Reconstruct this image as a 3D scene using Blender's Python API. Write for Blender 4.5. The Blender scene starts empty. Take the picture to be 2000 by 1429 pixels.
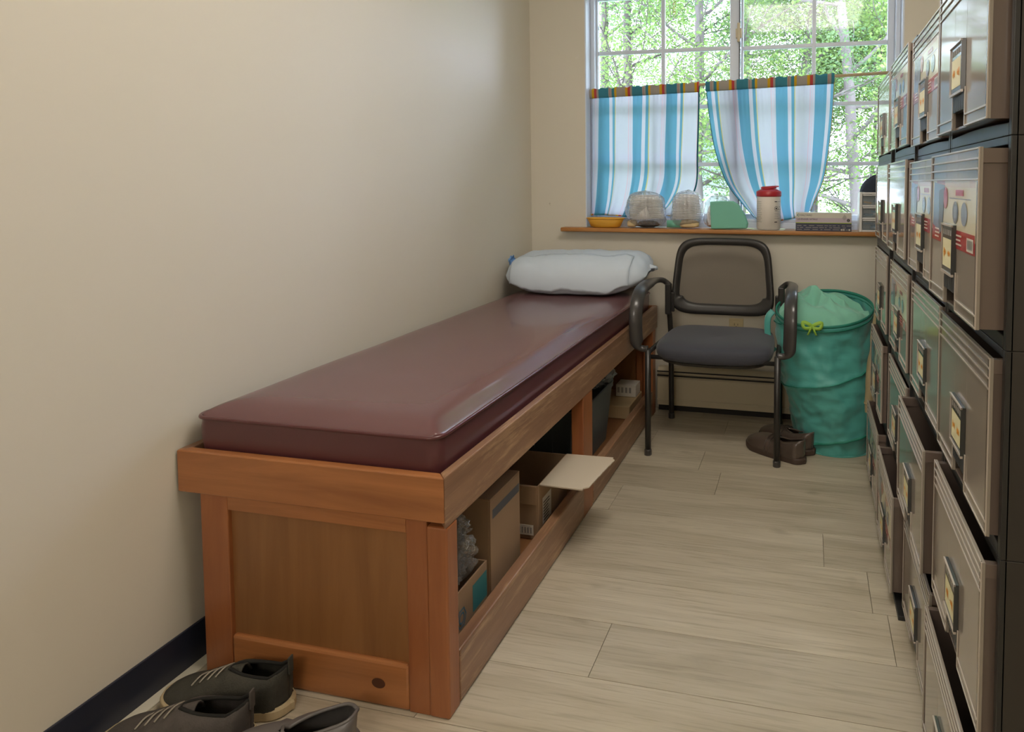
import bpy, bmesh, math, random
import numpy as np
from mathutils import Vector, Matrix, noise as mnoise
PI = math.pi
C = bpy.context.scene.collection
sc = bpy.context.scene

# ------------------------------------------------------------------ camera, world, light, exposure
cam = bpy.data.cameras.new('camera'); co = bpy.data.objects.new('camera', cam); C.objects.link(co)
YAW, PITCH = 0.213, 0.0514
fw = Vector((-math.sin(YAW)*math.cos(PITCH), math.cos(YAW)*math.cos(PITCH), -math.sin(PITCH)))
co.location = (0, 0, 1.10); co.rotation_euler = fw.to_track_quat('-Z', 'Y').to_euler()
cam.sensor_width = 36; cam.lens = 1252.18/2000*36
cam.shift_x = (1000-1307.95)/2000; cam.shift_y = (421.07-714.5)/2000
cam.clip_start = 0.02; cam.clip_end = 200
sc.camera = co

SKY = 8.2
w = bpy.data.worlds.new('sky'); sc.world = w; w.use_nodes = True
bgn = w.node_tree.nodes['Background']; bgn.inputs[0].default_value = (0.69, 0.76, 1.0, 1); bgn.inputs[1].default_value = SKY
sun = bpy.data.lights.new('sun', 'SUN'); sun.energy = 1.6; sun.angle = 0.35; sun.color = (1, .96, .88)
so = bpy.data.objects.new('sun', sun); C.objects.link(so); so.rotation_euler = (math.radians(38), 0, math.radians(150))
LAMP_MAIN = 7.6      # emission of the ceiling fixture over the room
FILL_REAR = 6.0      # emission of the unseen fill panel added behind the camera
sc.view_settings.view_transform = 'Standard'; sc.view_settings.look = 'None'
sc.view_settings.exposure = 0.75; sc.view_settings.gamma = 1.0; sc.view_settings.use_curve_mapping = False
sc.cycles.max_bounces = 10; sc.cycles.transparent_max_bounces = 24

# ------------------------------------------------------------------ helpers
def lin(r, g, b):
    f = lambda c: (c/255/12.92) if c/255 <= .04045 else ((c/255+.055)/1.055)**2.4
    return (f(r), f(g), f(b), 1)

class B:
    """collects faces for ONE mesh"""
    def __init__(s): s.v = []; s.f = []; s.m = []; s.uv = None
    def face(s, pts, m=0):
        n = len(s.v); s.v += [tuple(p) for p in pts]; s.f.append(tuple(range(n, n+len(pts)))); s.m.append(m)
    def add(s, vs, fs, m=0):
        n = len(s.v); s.v += [tuple(p) for p in vs]
        for f in fs: s.f.append(tuple(i+n for i in f)); s.m.append(m)
        return s
    def box(s, x0, x1, y0, y1, z0, z1, m=0):
        vs = [(x0,y0,z0),(x1,y0,z0),(x1,y1,z0),(x0,y1,z0),(x0,y0,z1),(x1,y0,z1),(x1,y1,z1),(x0,y1,z1)]
        return s.add(vs, [(0,3,2,1),(4,5,6,7),(0,1,5,4),(1,2,6,5),(2,3,7,6),(3,0,4,7)], m)
    def grid(s, fn, nu, nv, cu=False, cv=False, m=0, uv=False, flip=False):
        ku = nu if cu else nu+1; kv = nv if cv else nv+1
        vs = [fn(i/nu, j/nv) for i in range(ku) for j in range(kv)]
        fs = []
        for i in range(nu):
            for j in range(nv):
                a = i*kv+j; b = ((i+1) % ku)*kv+j; c = ((i+1) % ku)*kv+(j+1) % kv; d = i*kv+(j+1) % kv
                fs.append((a,d,c,b) if flip else (a,b,c,d))
        if uv: s.uv = [(i/nu, j/nv) for i in range(ku) for j in range(kv)]
        return s.add(vs, fs, m)
    def tube(s, path, r, n=10, m=0, rx=None, up=(0,0,1), closed=False):
        """round (or oval: r by rx) tube along path; r may be a list"""
        P = [Vector(p) for p in path]; k = len(P)
        R = r if isinstance(r, (list, tuple)) else [r]*k
        RX = R if rx is None else ([rx]*k if not isinstance(rx, (list, tuple)) else rx)
        rings = []; side = None
        for i, p in enumerate(P):
            if closed: t = P[(i+1) % k]-P[i-1]
            else: t = P[min(i+1, k-1)]-P[max(i-1, 0)]
            t.normalize()
            if side is None:
                u = Vector(up)
                if abs(u.dot(t)) > .95: u = Vector((1,0,0))
                side = t.cross(u).normalized()
            side = (side - t*side.dot(t)).normalized(); nrm = side.cross(t).normalized()
            rings.append([p+side*math.cos(2*PI*a/n)*RX[i]+nrm*math.sin(2*PI*a/n)*R[i] for a in range(n)])
        vs = [q for ring in rings for q in ring]; fs = []
        for i in range(k if closed else k-1):
            for a in range(n):
                j = (i+1) % k
                fs.append((i*n+a, i*n+(a+1) % n, j*n+(a+1) % n, j*n+a))
        if not closed: fs += [tuple(reversed(range(n))), tuple(range((k-1)*n, k*n))]
        return s.add(vs, fs, m)
    def lathe(s, prof, cx, cy, n=32, m=0, sx=1, sy=1, cap0=True, cap1=True):
        vs = []; fs = []
        for (r, z) in prof:
            vs += [(cx+sx*r*math.cos(2*PI*a/n), cy+sy*r*math.sin(2*PI*a/n), z) for a in range(n)]
        for i in range(len(prof)-1):
            for a in range(n): fs.append((i*n+a, i*n+(a+1) % n, (i+1)*n+(a+1) % n, (i+1)*n+a))
        if cap0: fs.append(tuple(reversed(range(n))))
        if cap1: fs.append(tuple(range((len(prof)-1)*n, len(prof)*n)))
        return s.add(vs, fs, m)
    def prism(s, poly, a, b, fn, m=0):
        """poly of 2D points, extruded from a to b; fn(p, t) -> 3D"""
        n = len(poly); vs = [fn(p, a) for p in poly]+[fn(p, b) for p in poly]
        fs = [tuple(reversed(range(n))), tuple(range(n, 2*n))]+[(i, (i+1) % n, (i+1) % n+n, i+n) for i in range(n)]
        return s.add(vs, fs, m)
    def xf(s, M):
        s.v = [tuple(M @ Vector(p)) for p in s.v]; return s

ORG = {}
def obj(name, b, mats, parent=None, bevel=0, seg=2, smooth=False, sub=0, solid=0, org=None, kind=None, weld=False, angle=40):
    if not isinstance(mats, (list, tuple)): mats = [mats]
    me = bpy.data.meshes.new(name)
    if parent is not None: o0 = ORG[parent.name]
    elif org is not None: o0 = org
    else:
        a = np.array(b.v); lo = a.min(0); hi = a.max(0); o0 = ((lo[0]+hi[0])/2, (lo[1]+hi[1])/2, lo[2])
    vs = [(p[0]-o0[0], p[1]-o0[1], p[2]-o0[2]) for p in b.v]
    me.from_pydata(vs, [], b.f); me.update()
    for m in mats: me.materials.append(m)
    if len(mats) > 1: me.polygons.foreach_set('material_index', b.m)
    if b.uv:
        ul = me.uv_layers.new(name='UVMap')
        for l in me.loops: ul.data[l.index].uv = b.uv[l.vertex_index]
    bm = bmesh.new(); bm.from_mesh(me)
    if weld: bmesh.ops.remove_doubles(bm, verts=bm.verts, dist=1e-5)
    bmesh.ops.recalc_face_normals(bm, faces=bm.faces); bm.to_mesh(me); bm.free()
    if smooth: me.polygons.foreach_set('use_smooth', [True]*len(me.polygons))
    o = bpy.data.objects.new(name, me); C.objects.link(o)
    if parent is not None: o.parent = parent
    else: o.location = o0
    ORG[o.name] = o0
    if bevel:
        md = o.modifiers.new('b', 'BEVEL'); md.width = bevel; md.segments = seg; md.limit_method = 'ANGLE'; md.angle_limit = math.radians(angle)
        md.harden_normals = False
    if solid: md = o.modifiers.new('s', 'SOLIDIFY'); md.thickness = solid; md.offset = 0
    if sub: md = o.modifiers.new('u', 'SUBSURF'); md.levels = sub; md.render_levels = sub
    if kind: o['kind'] = kind
    return o
def thing(name, label, cat, loc=(0,0,0), group=None, rotz=0, kind=None):
    o = bpy.data.objects.new(name, None); C.objects.link(o); o.location = loc; o.rotation_euler = (0,0,rotz)
    o.empty_display_size = .05
    ORG[o.name] = tuple(loc)
    if label: o['label'] = label; o['category'] = cat
    if group: o['group'] = group
    if kind: o['kind'] = kind
    return o
def tag(o, label, cat=None, group=None):
    o['label'] = label
    if cat: o['category'] = cat
    if group: o['group'] = group
    return o
def text_b(s, size, b, M, m=0, ext=0.0004, align='LEFT', squash=1):
    cu = bpy.data.curves.new('t', 'FONT'); cu.body = s; cu.size = size; cu.align_x = align; cu.extrude = ext; cu.resolution_u = 2
    o = bpy.data.objects.new('t', cu); C.objects.link(o); dg = bpy.context.evaluated_depsgraph_get()
    me = bpy.data.meshes.new_from_object(o.evaluated_get(dg))
    vs = [M @ Vector((v.co.x*squash, v.co.y, v.co.z)) for v in me.vertices]; fs = [tuple(p.vertices) for p in me.polygons]
    b.add(vs, fs, m); bpy.data.objects.remove(o); bpy.data.meshes.remove(me); bpy.data.curves.remove(cu)
def lerp(a, b, t): return a+(b-a)*t
def poly_at(P, t):
    """point on a polyline at 0..1 (by index, smooth)"""
    x = t*(len(P)-1); i = min(int(x), len(P)-2); f = x-i
    p0 = P[max(i-1,0)]; p1 = P[i]; p2 = P[i+1]; p3 = P[min(i+2,len(P)-1)]
    return tuple(.5*(2*b+(c-a)*f+(2*a-5*b+4*c-d)*f*f+(3*b-a-3*c+d)*f**3) for a,b,c,d in zip(p0,p1,p2,p3))
def smooth_path(P, n): return [poly_at(P, i/n) for i in range(n+1)]
def nz(x, y, z=0): return mnoise.noise(Vector((x, y, z)))

# ------------------------------------------------------------------ materials
def newmat(name):
    m = bpy.data.materials.new(name); m.use_nodes = True
    nt = m.node_tree; return m, nt, nt.nodes['Principled BSDF'], nt.nodes['Material Output']
def plain(name, col, rough=.5, metal=0, coat=0, spec=.5, var=0, vscale=8, bump=0, bscale=60, sheen=0, stretch=(1,1,1)):
    m, nt, p, out = newmat(name); N = nt.nodes; L = nt.links
    p.inputs['Base Color'].default_value = col; p.inputs['Roughness'].default_value = rough
    p.inputs['Metallic'].default_value = metal; p.inputs['Coat Weight'].default_value = coat
    p.inputs['Coat Roughness'].default_value = .08; p.inputs['Specular IOR Level'].default_value = spec
    p.inputs['Sheen Weight'].default_value = sheen
    tc = N.new('ShaderNodeTexCoord'); mp = N.new('ShaderNodeMapping'); mp.inputs['Scale'].default_value = stretch
    L.new(tc.outputs['Object'], mp.inputs[0])
    if var:
        n = N.new('ShaderNodeTexNoise'); n.inputs['Scale'].default_value = vscale; n.inputs['Detail'].default_value = 5
        L.new(mp.outputs[0], n.inputs[0])
        r = N.new('ShaderNodeValToRGB'); r.color_ramp.elements[0].position = .3; r.color_ramp.elements[1].position = .7
        r.color_ramp.elements[0].color = tuple(c*(1-var) for c in col[:3])+(1,); r.color_ramp.elements[1].color = tuple(min(1,c*(1+var)) for c in col[:3])+(1,)
        L.new(n.outputs[0], r.inputs[0]); L.new(r.outputs[0], p.inputs['Base Color'])
    if bump:
        n2 = N.new('ShaderNodeTexNoise'); n2.inputs['Scale'].default_value = bscale; n2.inputs['Detail'].default_value = 4
        L.new(mp.outputs[0], n2.inputs[0]); bp = N.new('ShaderNodeBump'); bp.inputs['Strength'].default_value = bump; bp.inputs['Distance'].default_value = .004
        L.new(n2.outputs[0], bp.inputs['Height']); L.new(bp.outputs[0], p.inputs['Normal'])
    return m
def wood(name, dark, light, axis='X', rough=.38, scale=1, wear=0, wearcol=(.6,.45,.3,1), knots=False, coat=.15):
    m, nt, p, out = newmat(name); N = nt.nodes; L = nt.links
    tc = N.new('ShaderNodeTexCoord'); mp = N.new('ShaderNodeMapping')
    st = {'X': (1.2,14,14), 'Y': (14,1.2,14), 'Z': (14,14,1.2)}[axis]
    mp.inputs['Scale'].default_value = [c*scale for c in st]; L.new(tc.outputs['Object'], mp.inputs[0])
    oi = N.new('ShaderNodeObjectInfo'); mul = N.new('ShaderNodeVectorMath'); mul.operation = 'SCALE'; mul.inputs['Scale'].default_value = 37
    cx = N.new('ShaderNodeCombineXYZ'); L.new(oi.outputs['Random'], cx.inputs[0]); L.new(oi.outputs['Random'], cx.inputs[1]); L.new(oi.outputs['Random'], cx.inputs[2])
    L.new(cx.outputs[0], mul.inputs[0]); L.new(mul.outputs[0], mp.inputs['Location'])
    n = N.new('ShaderNodeTexNoise'); n.inputs['Scale'].default_value = 1.6; n.inputs['Detail'].default_value = 7; n.inputs['Roughness'].default_value = .62; n.inputs['Distortion'].default_value = .6
    L.new(mp.outputs[0], n.inputs[0])
    r = N.new('ShaderNodeValToRGB'); r.color_ramp.elements[0].position = .28; r.color_ramp.elements[1].position = .72
    r.color_ramp.elements[0].color = dark; r.color_ramp.elements[1].color = light; L.new(n.outputs[0], r.inputs[0]); col = r.outputs[0]
    if wear:
        n3 = N.new('ShaderNodeTexNoise'); n3.inputs['Scale'].default_value = 3.2; n3.inputs['Detail'].default_value = 9; n3.inputs['Roughness'].default_value = .75
        L.new(mp.outputs[0], n3.inputs[0]); r3 = N.new('ShaderNodeValToRGB'); r3.color_ramp.elements[0].position = .52; r3.color_ramp.elements[1].position = .66
        r3.color_ramp.elements[0].color = (0,0,0,1); r3.color_ramp.elements[1].color = (wear,)*3+(1,)
        L.new(n3.outputs[0], r3.inputs[0]); mx = N.new('ShaderNodeMixRGB'); L.new(r3.outputs[0], mx.inputs[0]); L.new(col, mx.inputs[1]); mx.inputs[2].default_value = wearcol; col = mx.outputs[0]
    L.new(col, p.inputs['Base Color']); p.inputs['Roughness'].default_value = rough; p.inputs['Coat Weight'].default_value = coat; p.inputs['Coat Roughness'].default_value = .25
    bp = N.new('ShaderNodeBump'); bp.inputs['Strength'].default_value = .12; bp.inputs['Distance'].default_value = .002; L.new(n.outputs[0], bp.inputs['Height']); L.new(bp.outputs[0], p.inputs['Normal'])
    return m
def plank_mat():
    m, nt, p, out = newmat('vinyl plank'); N = nt.nodes; L = nt.links
    tc = N.new('ShaderNodeTexCoord'); oi = N.new('ShaderNodeObjectInfo')
    cx = N.new('ShaderNodeCombineXYZ')
    for i in range(3): L.new(oi.outputs['Random'], cx.inputs[i])
    sc1 = N.new('ShaderNodeVectorMath'); sc1.operation = 'SCALE'; sc1.inputs['Scale'].default_value = 53; L.new(cx.outputs[0], sc1.inputs[0])
    ad = N.new('ShaderNodeVectorMath'); ad.operation = 'ADD'; L.new(tc.outputs['Object'], ad.inputs[0]); L.new(sc1.outputs[0], ad.inputs[1])
    def tex(scale, stretch, detail, dist=0):
        mp = N.new('ShaderNodeMapping'); mp.inputs['Scale'].default_value = stretch; L.new(ad.outputs[0], mp.inputs[0])
        n = N.new('ShaderNodeTexNoise'); n.inputs['Scale'].default_value = scale; n.inputs['Detail'].default_value = detail; n.inputs['Distortion'].default_value = dist
        n.inputs['Roughness'].default_value = .6; L.new(mp.outputs[0], n.inputs[0]); return n
    a = tex(1.5, (1.0,9,1), 6, .8); b = tex(5, (1.1,30,1), 8, .3); c = tex(2.2, (1.6,4,1), 3)
    ra = N.new('ShaderNodeValToRGB'); ra.color_ramp.elements[0].position = .25; ra.color_ramp.elements[1].position = .68
    ra.color_ramp.elements[0].color = lin(166,154,132); ra.color_ramp.elements[1].color = lin(200,190,170); L.new(a.outputs[0], ra.inputs[0])
    rb = N.new('ShaderNodeValToRGB'); rb.color_ramp.elements[0].position = .34; rb.color_ramp.elements[1].position = .5
    rb.color_ramp.elements[0].color = (.66,.64,.6,1); rb.color_ramp.elements[1].color = (1,1,1,1); L.new(b.outputs[0], rb.inputs[0])
    mx = N.new('ShaderNodeMixRGB'); mx.blend_type = 'MULTIPLY'; mx.inputs[0].default_value = .6; L.new(ra.outputs[0], mx.inputs[1]); L.new(rb.outputs[0], mx.inputs[2])
    rc = N.new('ShaderNodeValToRGB'); rc.color_ramp.elements[0].position = .25; rc.color_ramp.elements[1].position = .36
    rc.color_ramp.elements[0].color = (.55,.52,.47,1); rc.color_ramp.elements[1].color = (1,1,1,1); L.new(c.outputs[0], rc.inputs[0])
    mx2 = N.new('ShaderNodeMixRGB'); mx2.blend_type = 'MULTIPLY'; mx2.inputs[0].default_value = .7; L.new(mx.outputs[0], mx2.inputs[1]); L.new(rc.outputs[0], mx2.inputs[2])
    mr = N.new('ShaderNodeMapRange'); mr.inputs['To Min'].default_value = .92; mr.inputs['To Max'].default_value = 1.06; L.new(oi.outputs['Random'], mr.inputs[0])
    mx3 = N.new('ShaderNodeVectorMath'); mx3.operation = 'SCALE'; L.new(mx2.outputs[0], mx3.inputs[0]); L.new(mr.outputs[0], mx3.inputs['Scale'])
    L.new(mx3.outputs[0], p.inputs['Base Color']); p.inputs['Roughness'].default_value = .42
    bp = N.new('ShaderNodeBump'); bp.inputs['Strength'].default_value = .15; bp.inputs['Distance'].default_value = .001; L.new(b.outputs[0], bp.inputs['Height']); L.new(bp.outputs[0], p.inputs['Normal'])
    return m
def wall_mat():
    m, nt, p, out = newmat('cream wall paint'); N = nt.nodes; L = nt.links
    tc = N.new('ShaderNodeTexCoord')
    n = N.new('ShaderNodeTexNoise'); n.inputs['Scale'].default_value = 9; n.inputs['Detail'].default_value = 8; n.inputs['Roughness'].default_value = .7; L.new(tc.outputs['Object'], n.inputs[0])
    r = N.new('ShaderNodeValToRGB'); r.color_ramp.elements[0].position = .245; r.color_ramp.elements[1].position = .30
    r.color_ramp.elements[0].color = lin(150,138,118); r.color_ramp.elements[1].color = WALLC; L.new(n.outputs[0], r.inputs[0]); L.new(r.outputs[0], p.inputs['Base Color'])
    p.inputs['Roughness'].default_value = .55
    n2 = N.new('ShaderNodeTexNoise'); n2.inputs['Scale'].default_value = 220; L.new(tc.outputs['Object'], n2.inputs[0])
    bp = N.new('ShaderNodeBump'); bp.inputs['Strength'].default_value = .04; bp.inputs['Distance'].default_value = .001; L.new(n2.outputs[0], bp.inputs['Height']); L.new(bp.outputs[0], p.inputs['Normal'])
    return m
WALLC = lin(212, 206, 192)
def glassy(name, tint=(1,1,1,1), gloss=.08, rough=.02, diffuse=0, dcol=(.9,.9,.9,1), bump=0, bscale=12, stretch=None):
    """thin clear sheet: transparent + fresnel gloss (+ a little diffuse)"""
    m, nt, p, out = newmat(name); N = nt.nodes; L = nt.links; N.remove(p)
    t = N.new('ShaderNodeBsdfTransparent'); t.inputs[0].default_value = tint
    g = N.new('ShaderNodeBsdfGlossy'); g.inputs['Roughness'].default_value = rough; g.inputs[0].default_value = (1,1,1,1)
    fr = N.new('ShaderNodeFresnel'); fr.inputs[0].default_value = 1.30
    ad = N.new('ShaderNodeMath'); ad.operation = 'ADD'; ad.inputs[1].default_value = gloss; ad.use_clamp = True; L.new(fr.outputs[0], ad.inputs[0])
    mx = N.new('ShaderNodeMixShader'); L.new(ad.outputs[0], mx.inputs[0]); L.new(t.outputs[0], mx.inputs[1]); L.new(g.outputs[0], mx.inputs[2]); last = mx
    if diffuse:
        d = N.new('ShaderNodeBsdfDiffuse'); d.inputs[0].default_value = dcol; m2 = N.new('ShaderNodeMixShader'); m2.inputs[0].default_value = diffuse
        L.new(mx.outputs[0], m2.inputs[1]); L.new(d.outputs[0], m2.inputs[2]); last = m2
    if bump:
        tc = N.new('ShaderNodeTexCoord'); n = N.new('ShaderNodeTexNoise'); n.inputs['Scale'].default_value = bscale; n.inputs['Detail'].default_value = 3; n.inputs['Distortion'].default_value = 2
        mpg = N.new('ShaderNodeMapping'); mpg.inputs['Scale'].default_value = stretch or (1,1,1); mpg.inputs['Rotation'].default_value = (0, .6 if stretch else 0, 0)
        L.new(tc.outputs['Object'], mpg.inputs[0]); L.new(mpg.outputs[0], n.inputs[0]); bp = N.new('ShaderNodeBump'); bp.inputs['Strength'].default_value = bump; bp.inputs['Distance'].default_value = .02
        L.new(n.outputs[0], bp.inputs['Height']); L.new(bp.outputs[0], g.inputs['Normal']); L.new(bp.outputs[0], fr.inputs['Normal'])
    L.new(last.outputs[0], out.inputs[0]); return m
def translucent(name, col, tcol, mix=.5, ramp=None, weave=0):
    m, nt, p, out = newmat(name); N = nt.nodes; L = nt.links; N.remove(p)
    d = N.new('ShaderNodeBsdfDiffuse'); t = N.new('ShaderNodeBsdfTranslucent'); d.inputs[0].default_value = col; t.inputs[0].default_value = tcol
    mx = N.new('ShaderNodeMixShader'); mx.inputs[0].default_value = mix
    if ramp:
        uv = N.new('ShaderNodeUVMap'); sx = N.new('ShaderNodeSeparateXYZ'); L.new(uv.outputs[0], sx.inputs[0])
        r = N.new('ShaderNodeValToRGB'); r.color_ramp.interpolation = 'CONSTANT'; els = r.color_ramp.elements
        els.remove(els[1]); els[0].position = 0; els[0].color = ramp[0][1]
        for pos, c in ramp[1:]: e = els.new(pos); e.color = c
        md = N.new('ShaderNodeMath'); md.operation = 'FRACT'; ml = N.new('ShaderNodeMath'); ml.operation = 'MULTIPLY'; ml.inputs[1].default_value = 3.3
        oi = N.new('ShaderNodeMath'); oi.operation = 'ADD'; oi.inputs[1].default_value = weave
        L.new(sx.outputs[0], ml.inputs[0]); L.new(ml.outputs[0], oi.inputs[0]); L.new(oi.outputs[0], md.inputs[0]); L.new(md.outputs[0], r.inputs[0])
        L.new(r.outputs[0], d.inputs[0]); L.new(r.outputs[0], t.inputs[0])
    L.new(mx.outputs[0], out.inputs[0]); L.new(d.outputs[0], mx.inputs[1]); L.new(t.outputs[0], mx.inputs[2]); return m
def leafmat(name, c1, c2):
    m, nt, p, out = newmat(name); N = nt.nodes; L = nt.links; N.remove(p)
    tc = N.new('ShaderNodeTexCoord'); n = N.new('ShaderNodeTexNoise'); n.inputs['Scale'].default_value = 1.4; n.inputs['Detail'].default_value = 6; L.new(tc.outputs['Object'], n.inputs[0])
    r = N.new('ShaderNodeValToRGB'); r.color_ramp.elements[0].position = .35; r.color_ramp.elements[1].position = .65; r.color_ramp.elements[0].color = c1; r.color_ramp.elements[1].color = c2; L.new(n.outputs[0], r.inputs[0])
    d = N.new('ShaderNodeBsdfDiffuse'); t = N.new('ShaderNodeBsdfTranslucent'); mx = N.new('ShaderNodeMixShader'); mx.inputs[0].default_value = .45
    L.new(r.outputs[0], d.inputs[0]); L.new(r.outputs[0], t.inputs[0]); L.new(d.outputs[0], mx.inputs[1]); L.new(t.outputs[0], mx.inputs[2]); L.new(mx.outputs[0], out.inputs[0]); return m
def emis(name, col, s):
    m, nt, p, out = newmat(name); p.inputs['Base Color'].default_value = (.8,.8,.8,1); p.inputs['Emission Color'].default_value = col; p.inputs['Emission Strength'].default_value = s; return m

M = {}
M['wall'] = wall_mat()
M['ceil'] = plain('ceiling white', lin(232,228,218), .8)
M['plank'] = plank_mat()
M['sub'] = plain('subfloor', lin(90,80,62), .9)
M['base'] = plain('navy vinyl baseboard', lin(38,42,56), .32, var=.1)
M['strip'] = plain('bare white strip', lin(206,200,182), .6, var=.05)
M['white'] = plain('white vinyl window frame', lin(212,222,238), .35)  # white tinted blue, sky reflection put into the colour
M['track'] = plain('dark window gasket', lin(50,52,56), .5)
M['glass'] = glassy('window glass', (.97,.985,.98,1), .0, .06)
M['sill'] = wood('sill wood', lin(150,98,48), lin(190,132,70), 'X', .35)
M['rod'] = wood('rod wood', lin(176,150,112), lin(204,180,140), 'X', .45)
OR_D, OR_L = lin(144,90,52), lin(182,120,72)
M['wx'] = wood('stained pine across', OR_D, OR_L, 'X', .36)
M['wy'] = wood('stained pine lengthwise', lin(122,88,66), lin(160,122,94), 'Y', .36, wear=.75, wearcol=lin(196,160,122))
M['wz'] = wood('stained pine upright', lin(138,80,46), lin(166,104,62), 'Z', .36)
M['wpanel'] = wood('stained plywood panel', lin(124,82,46), lin(150,104,62), 'Z', .42, .7)
M['wdark'] = wood('inner bench wood', lin(120,80,50), lin(150,104,66), 'Y', .5)  # inner boards, slightly darker brown than the outer pine
M['knot'] = plain('wood knot', lin(80,44,26), .45)
M['vinyl'] = plain('burgundy vinyl', lin(104,70,72), .26, coat=.25, var=.05, vscale=5)  # top colour lightened and greyed to include the reflected light
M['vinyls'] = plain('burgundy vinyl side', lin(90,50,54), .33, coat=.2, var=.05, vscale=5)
M['pipe'] = plain('burgundy piping', lin(84,40,44), .28, coat=.3)
M['paper'] = plain('pale blue disposable pillow cover', lin(200,212,226), .75, bump=.25, bscale=18)
M['bluefab'] = plain('blue lining', lin(120,165,220), .7)
M['blk'] = plain('black steel', lin(40,38,36), .38, spec=.6)
M['arm'] = plain('black arm plastic', lin(58,56,56), .33, coat=.3)
M['frame'] = plain('black chair back plastic', lin(40,38,37), .4)
M['seat'] = plain('charcoal seat fabric', lin(58,60,70), .75, sheen=.2, bump=.3, bscale=500)
M['mesh'] = glassy('grey mesh weave', (.62,.60,.57,1), .0, .5, .46, lin(140,132,124))
M['heater'] = plain('cream enamel', lin(200,188,160), .45)
M['dark'] = plain('dark gap', lin(34,30,26), .7)
M['out'] = plain('ivory outlet', lin(206,190,150), .4)
M['slot'] = plain('outlet slots', lin(70,60,46), .5)
M['teal'] = plain('teal nylon', lin(80,166,158), .42, sheen=.3, var=.12, vscale=6, bump=.5, bscale=14, stretch=(1,1,3))
M['tealtrim'] = plain('teal binding', lin(40,130,112), .6)
M['mint'] = plain('seafoam cotton', lin(130,196,172), .85, sheen=.3, bump=.2, bscale=60)
M['lime'] = plain('lime ribbon', lin(160,205,80), .5)
M['khaki'] = plain('khaki cotton', lin(168,152,118), .85, var=.1, bump=.3, bscale=30)
M['navyf'] = plain('navy knit', lin(40,48,62), .85, bump=.5, bscale=200)
M['shine'] = plain('grey cap sheen', lin(96,104,116), .3)
M['card'] = plain('brown cardboard', lin(154,126,98), .8, var=.06, vscale=4)
M['cardin'] = plain('cardboard inside', lin(138,114,86), .85)
M['flap'] = plain('pale cardboard flap', lin(200,186,164), .8)
M['tape'] = plain('packing tape', lin(66,72,84), .3)
M['lblw'] = plain('white label', lin(214,208,196), .6)
M['ink'] = plain('dark ink', lin(48,46,50), .6)
M['tealink'] = plain('teal ink', lin(60,124,128), .6)
M['blueink'] = plain('blue ink', lin(80,112,130), .6)
M['film'] = glassy('clear plastic film', (.96,.97,.98,1), .10, .08, .05, (.9,.93,1,1), 1.0, 30)
M['film2'] = glassy('clear poly bag', (.97,.98,1,1), .12, .10, .10, (.9,.93,1,1), 1.0, 26, (1.6,1,.22))
M['film3'] = glassy('cloudy plastic bag', (.92,.95,.97,1), .10, .15, .34, (.62,.70,.74,1), .6, 20)
M['bin'] = plain('grey plastic bin', lin(96,106,110), .4)
M['tan'] = plain('tan paper', lin(196,170,130), .7)
M['sneak'] = plain('dark canvas sneaker', lin(58,56,48), .85, var=.2, vscale=30, bump=.3, bscale=300)
M['sneak2'] = plain('charcoal canvas sneaker', lin(74,68,64), .8, var=.2, vscale=30, bump=.3, bscale=300)
M['sole'] = plain('cream rubber sole', lin(176,158,124), .6, var=.12, vscale=25)
M['lining'] = plain('black lining', lin(22,21,18), .9)
M['lace'] = plain('grey lace', lin(150,142,128), .8)
M['clogr'] = plain('grey rubber clog', lin(96,92,90), .45)
M['leather'] = plain('dark brown leather', lin(86,74,66), .3, coat=.35, var=.15, vscale=20)
M['lsole'] = plain('brown rubber sole', lin(70,56,48), .55)
M['yellow'] = plain('orange yellow plastic', lin(226,168,58), .35)
M['ribw'] = plain('ribbed white paper', lin(240,236,230), .7)
M['tealp'] = plain('teal poly sheet', lin(118,190,168), .5)
M['tansp'] = plain('tan sponge', lin(206,184,140), .85)
M['redp'] = plain('red plastic', lin(176,42,52), .3, coat=.2)
M['canw'] = plain('milky plastic', lin(222,214,204), .4)
M['grey'] = plain('grey print', lin(150,146,140), .6)
M['glw'] = plain('pale grey carton', lin(206,202,190), .6)
M['gll'] = plain('lavender carton', lin(190,176,186), .6)
M['glg'] = plain('lime stripe', lin(166,186,40), .6)
M['gln'] = plain('navy carton', lin(62,64,84), .55)
M['drw'] = plain('white plastic case', lin(222,220,218), .4)
M['clear'] = glassy('clear drawer front', (.9,.94,.96,1), .04, .08, .12, (.8,.86,.9,1))
M['cont1'] = plain('mixed contents blue', lin(120,150,170), .7, var=.4, vscale=25)
M['cont2'] = plain('mixed contents orange', lin(206,160,100), .7, var=.3, vscale=25)
M['clip'] = plain('copper wire', lin(206,140,100), .35, metal=.3)
M['uframe'] = plain('black unit plastic', lin(44,44,44), .35, spec=.5)
M['uside'] = plain('black unit side', lin(52,48,44), .5, var=.08)
M['ufront'] = plain('smoky taupe plastic', lin(152,143,132), .10, coat=.2, spec=.5, var=.05, vscale=3)
M['urib'] = plain('taupe rib', lin(186,176,166), .2, coat=.3)
M['ubody'] = plain('taupe drawer side', lin(112,98,90), .25, coat=.3)
M['urec'] = plain('dark recess', lin(60,52,46), .4)
M['ugrip'] = plain('dark grey grip', lin(74,76,80), .35)
M['uhold'] = plain('label holder', lin(60,62,62), .25, coat=.3)
M['ucard'] = plain('cream yellow card', lin(232,226,184), .6)
M['orange'] = plain('orange marker', lin(236,160,48), .6)
M['stc'] = plain('cream sticker', lin(222,214,184), .25, coat=.5)
M['stp'] = plain('pink sticker band', lin(206,140,150), .25, coat=.5)
M['str'] = plain('red sticker band', lin(184,52,58), .25, coat=.5)
M['stb'] = plain('grey blue sticker picture', lin(128,138,158), .25, coat=.5)
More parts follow.
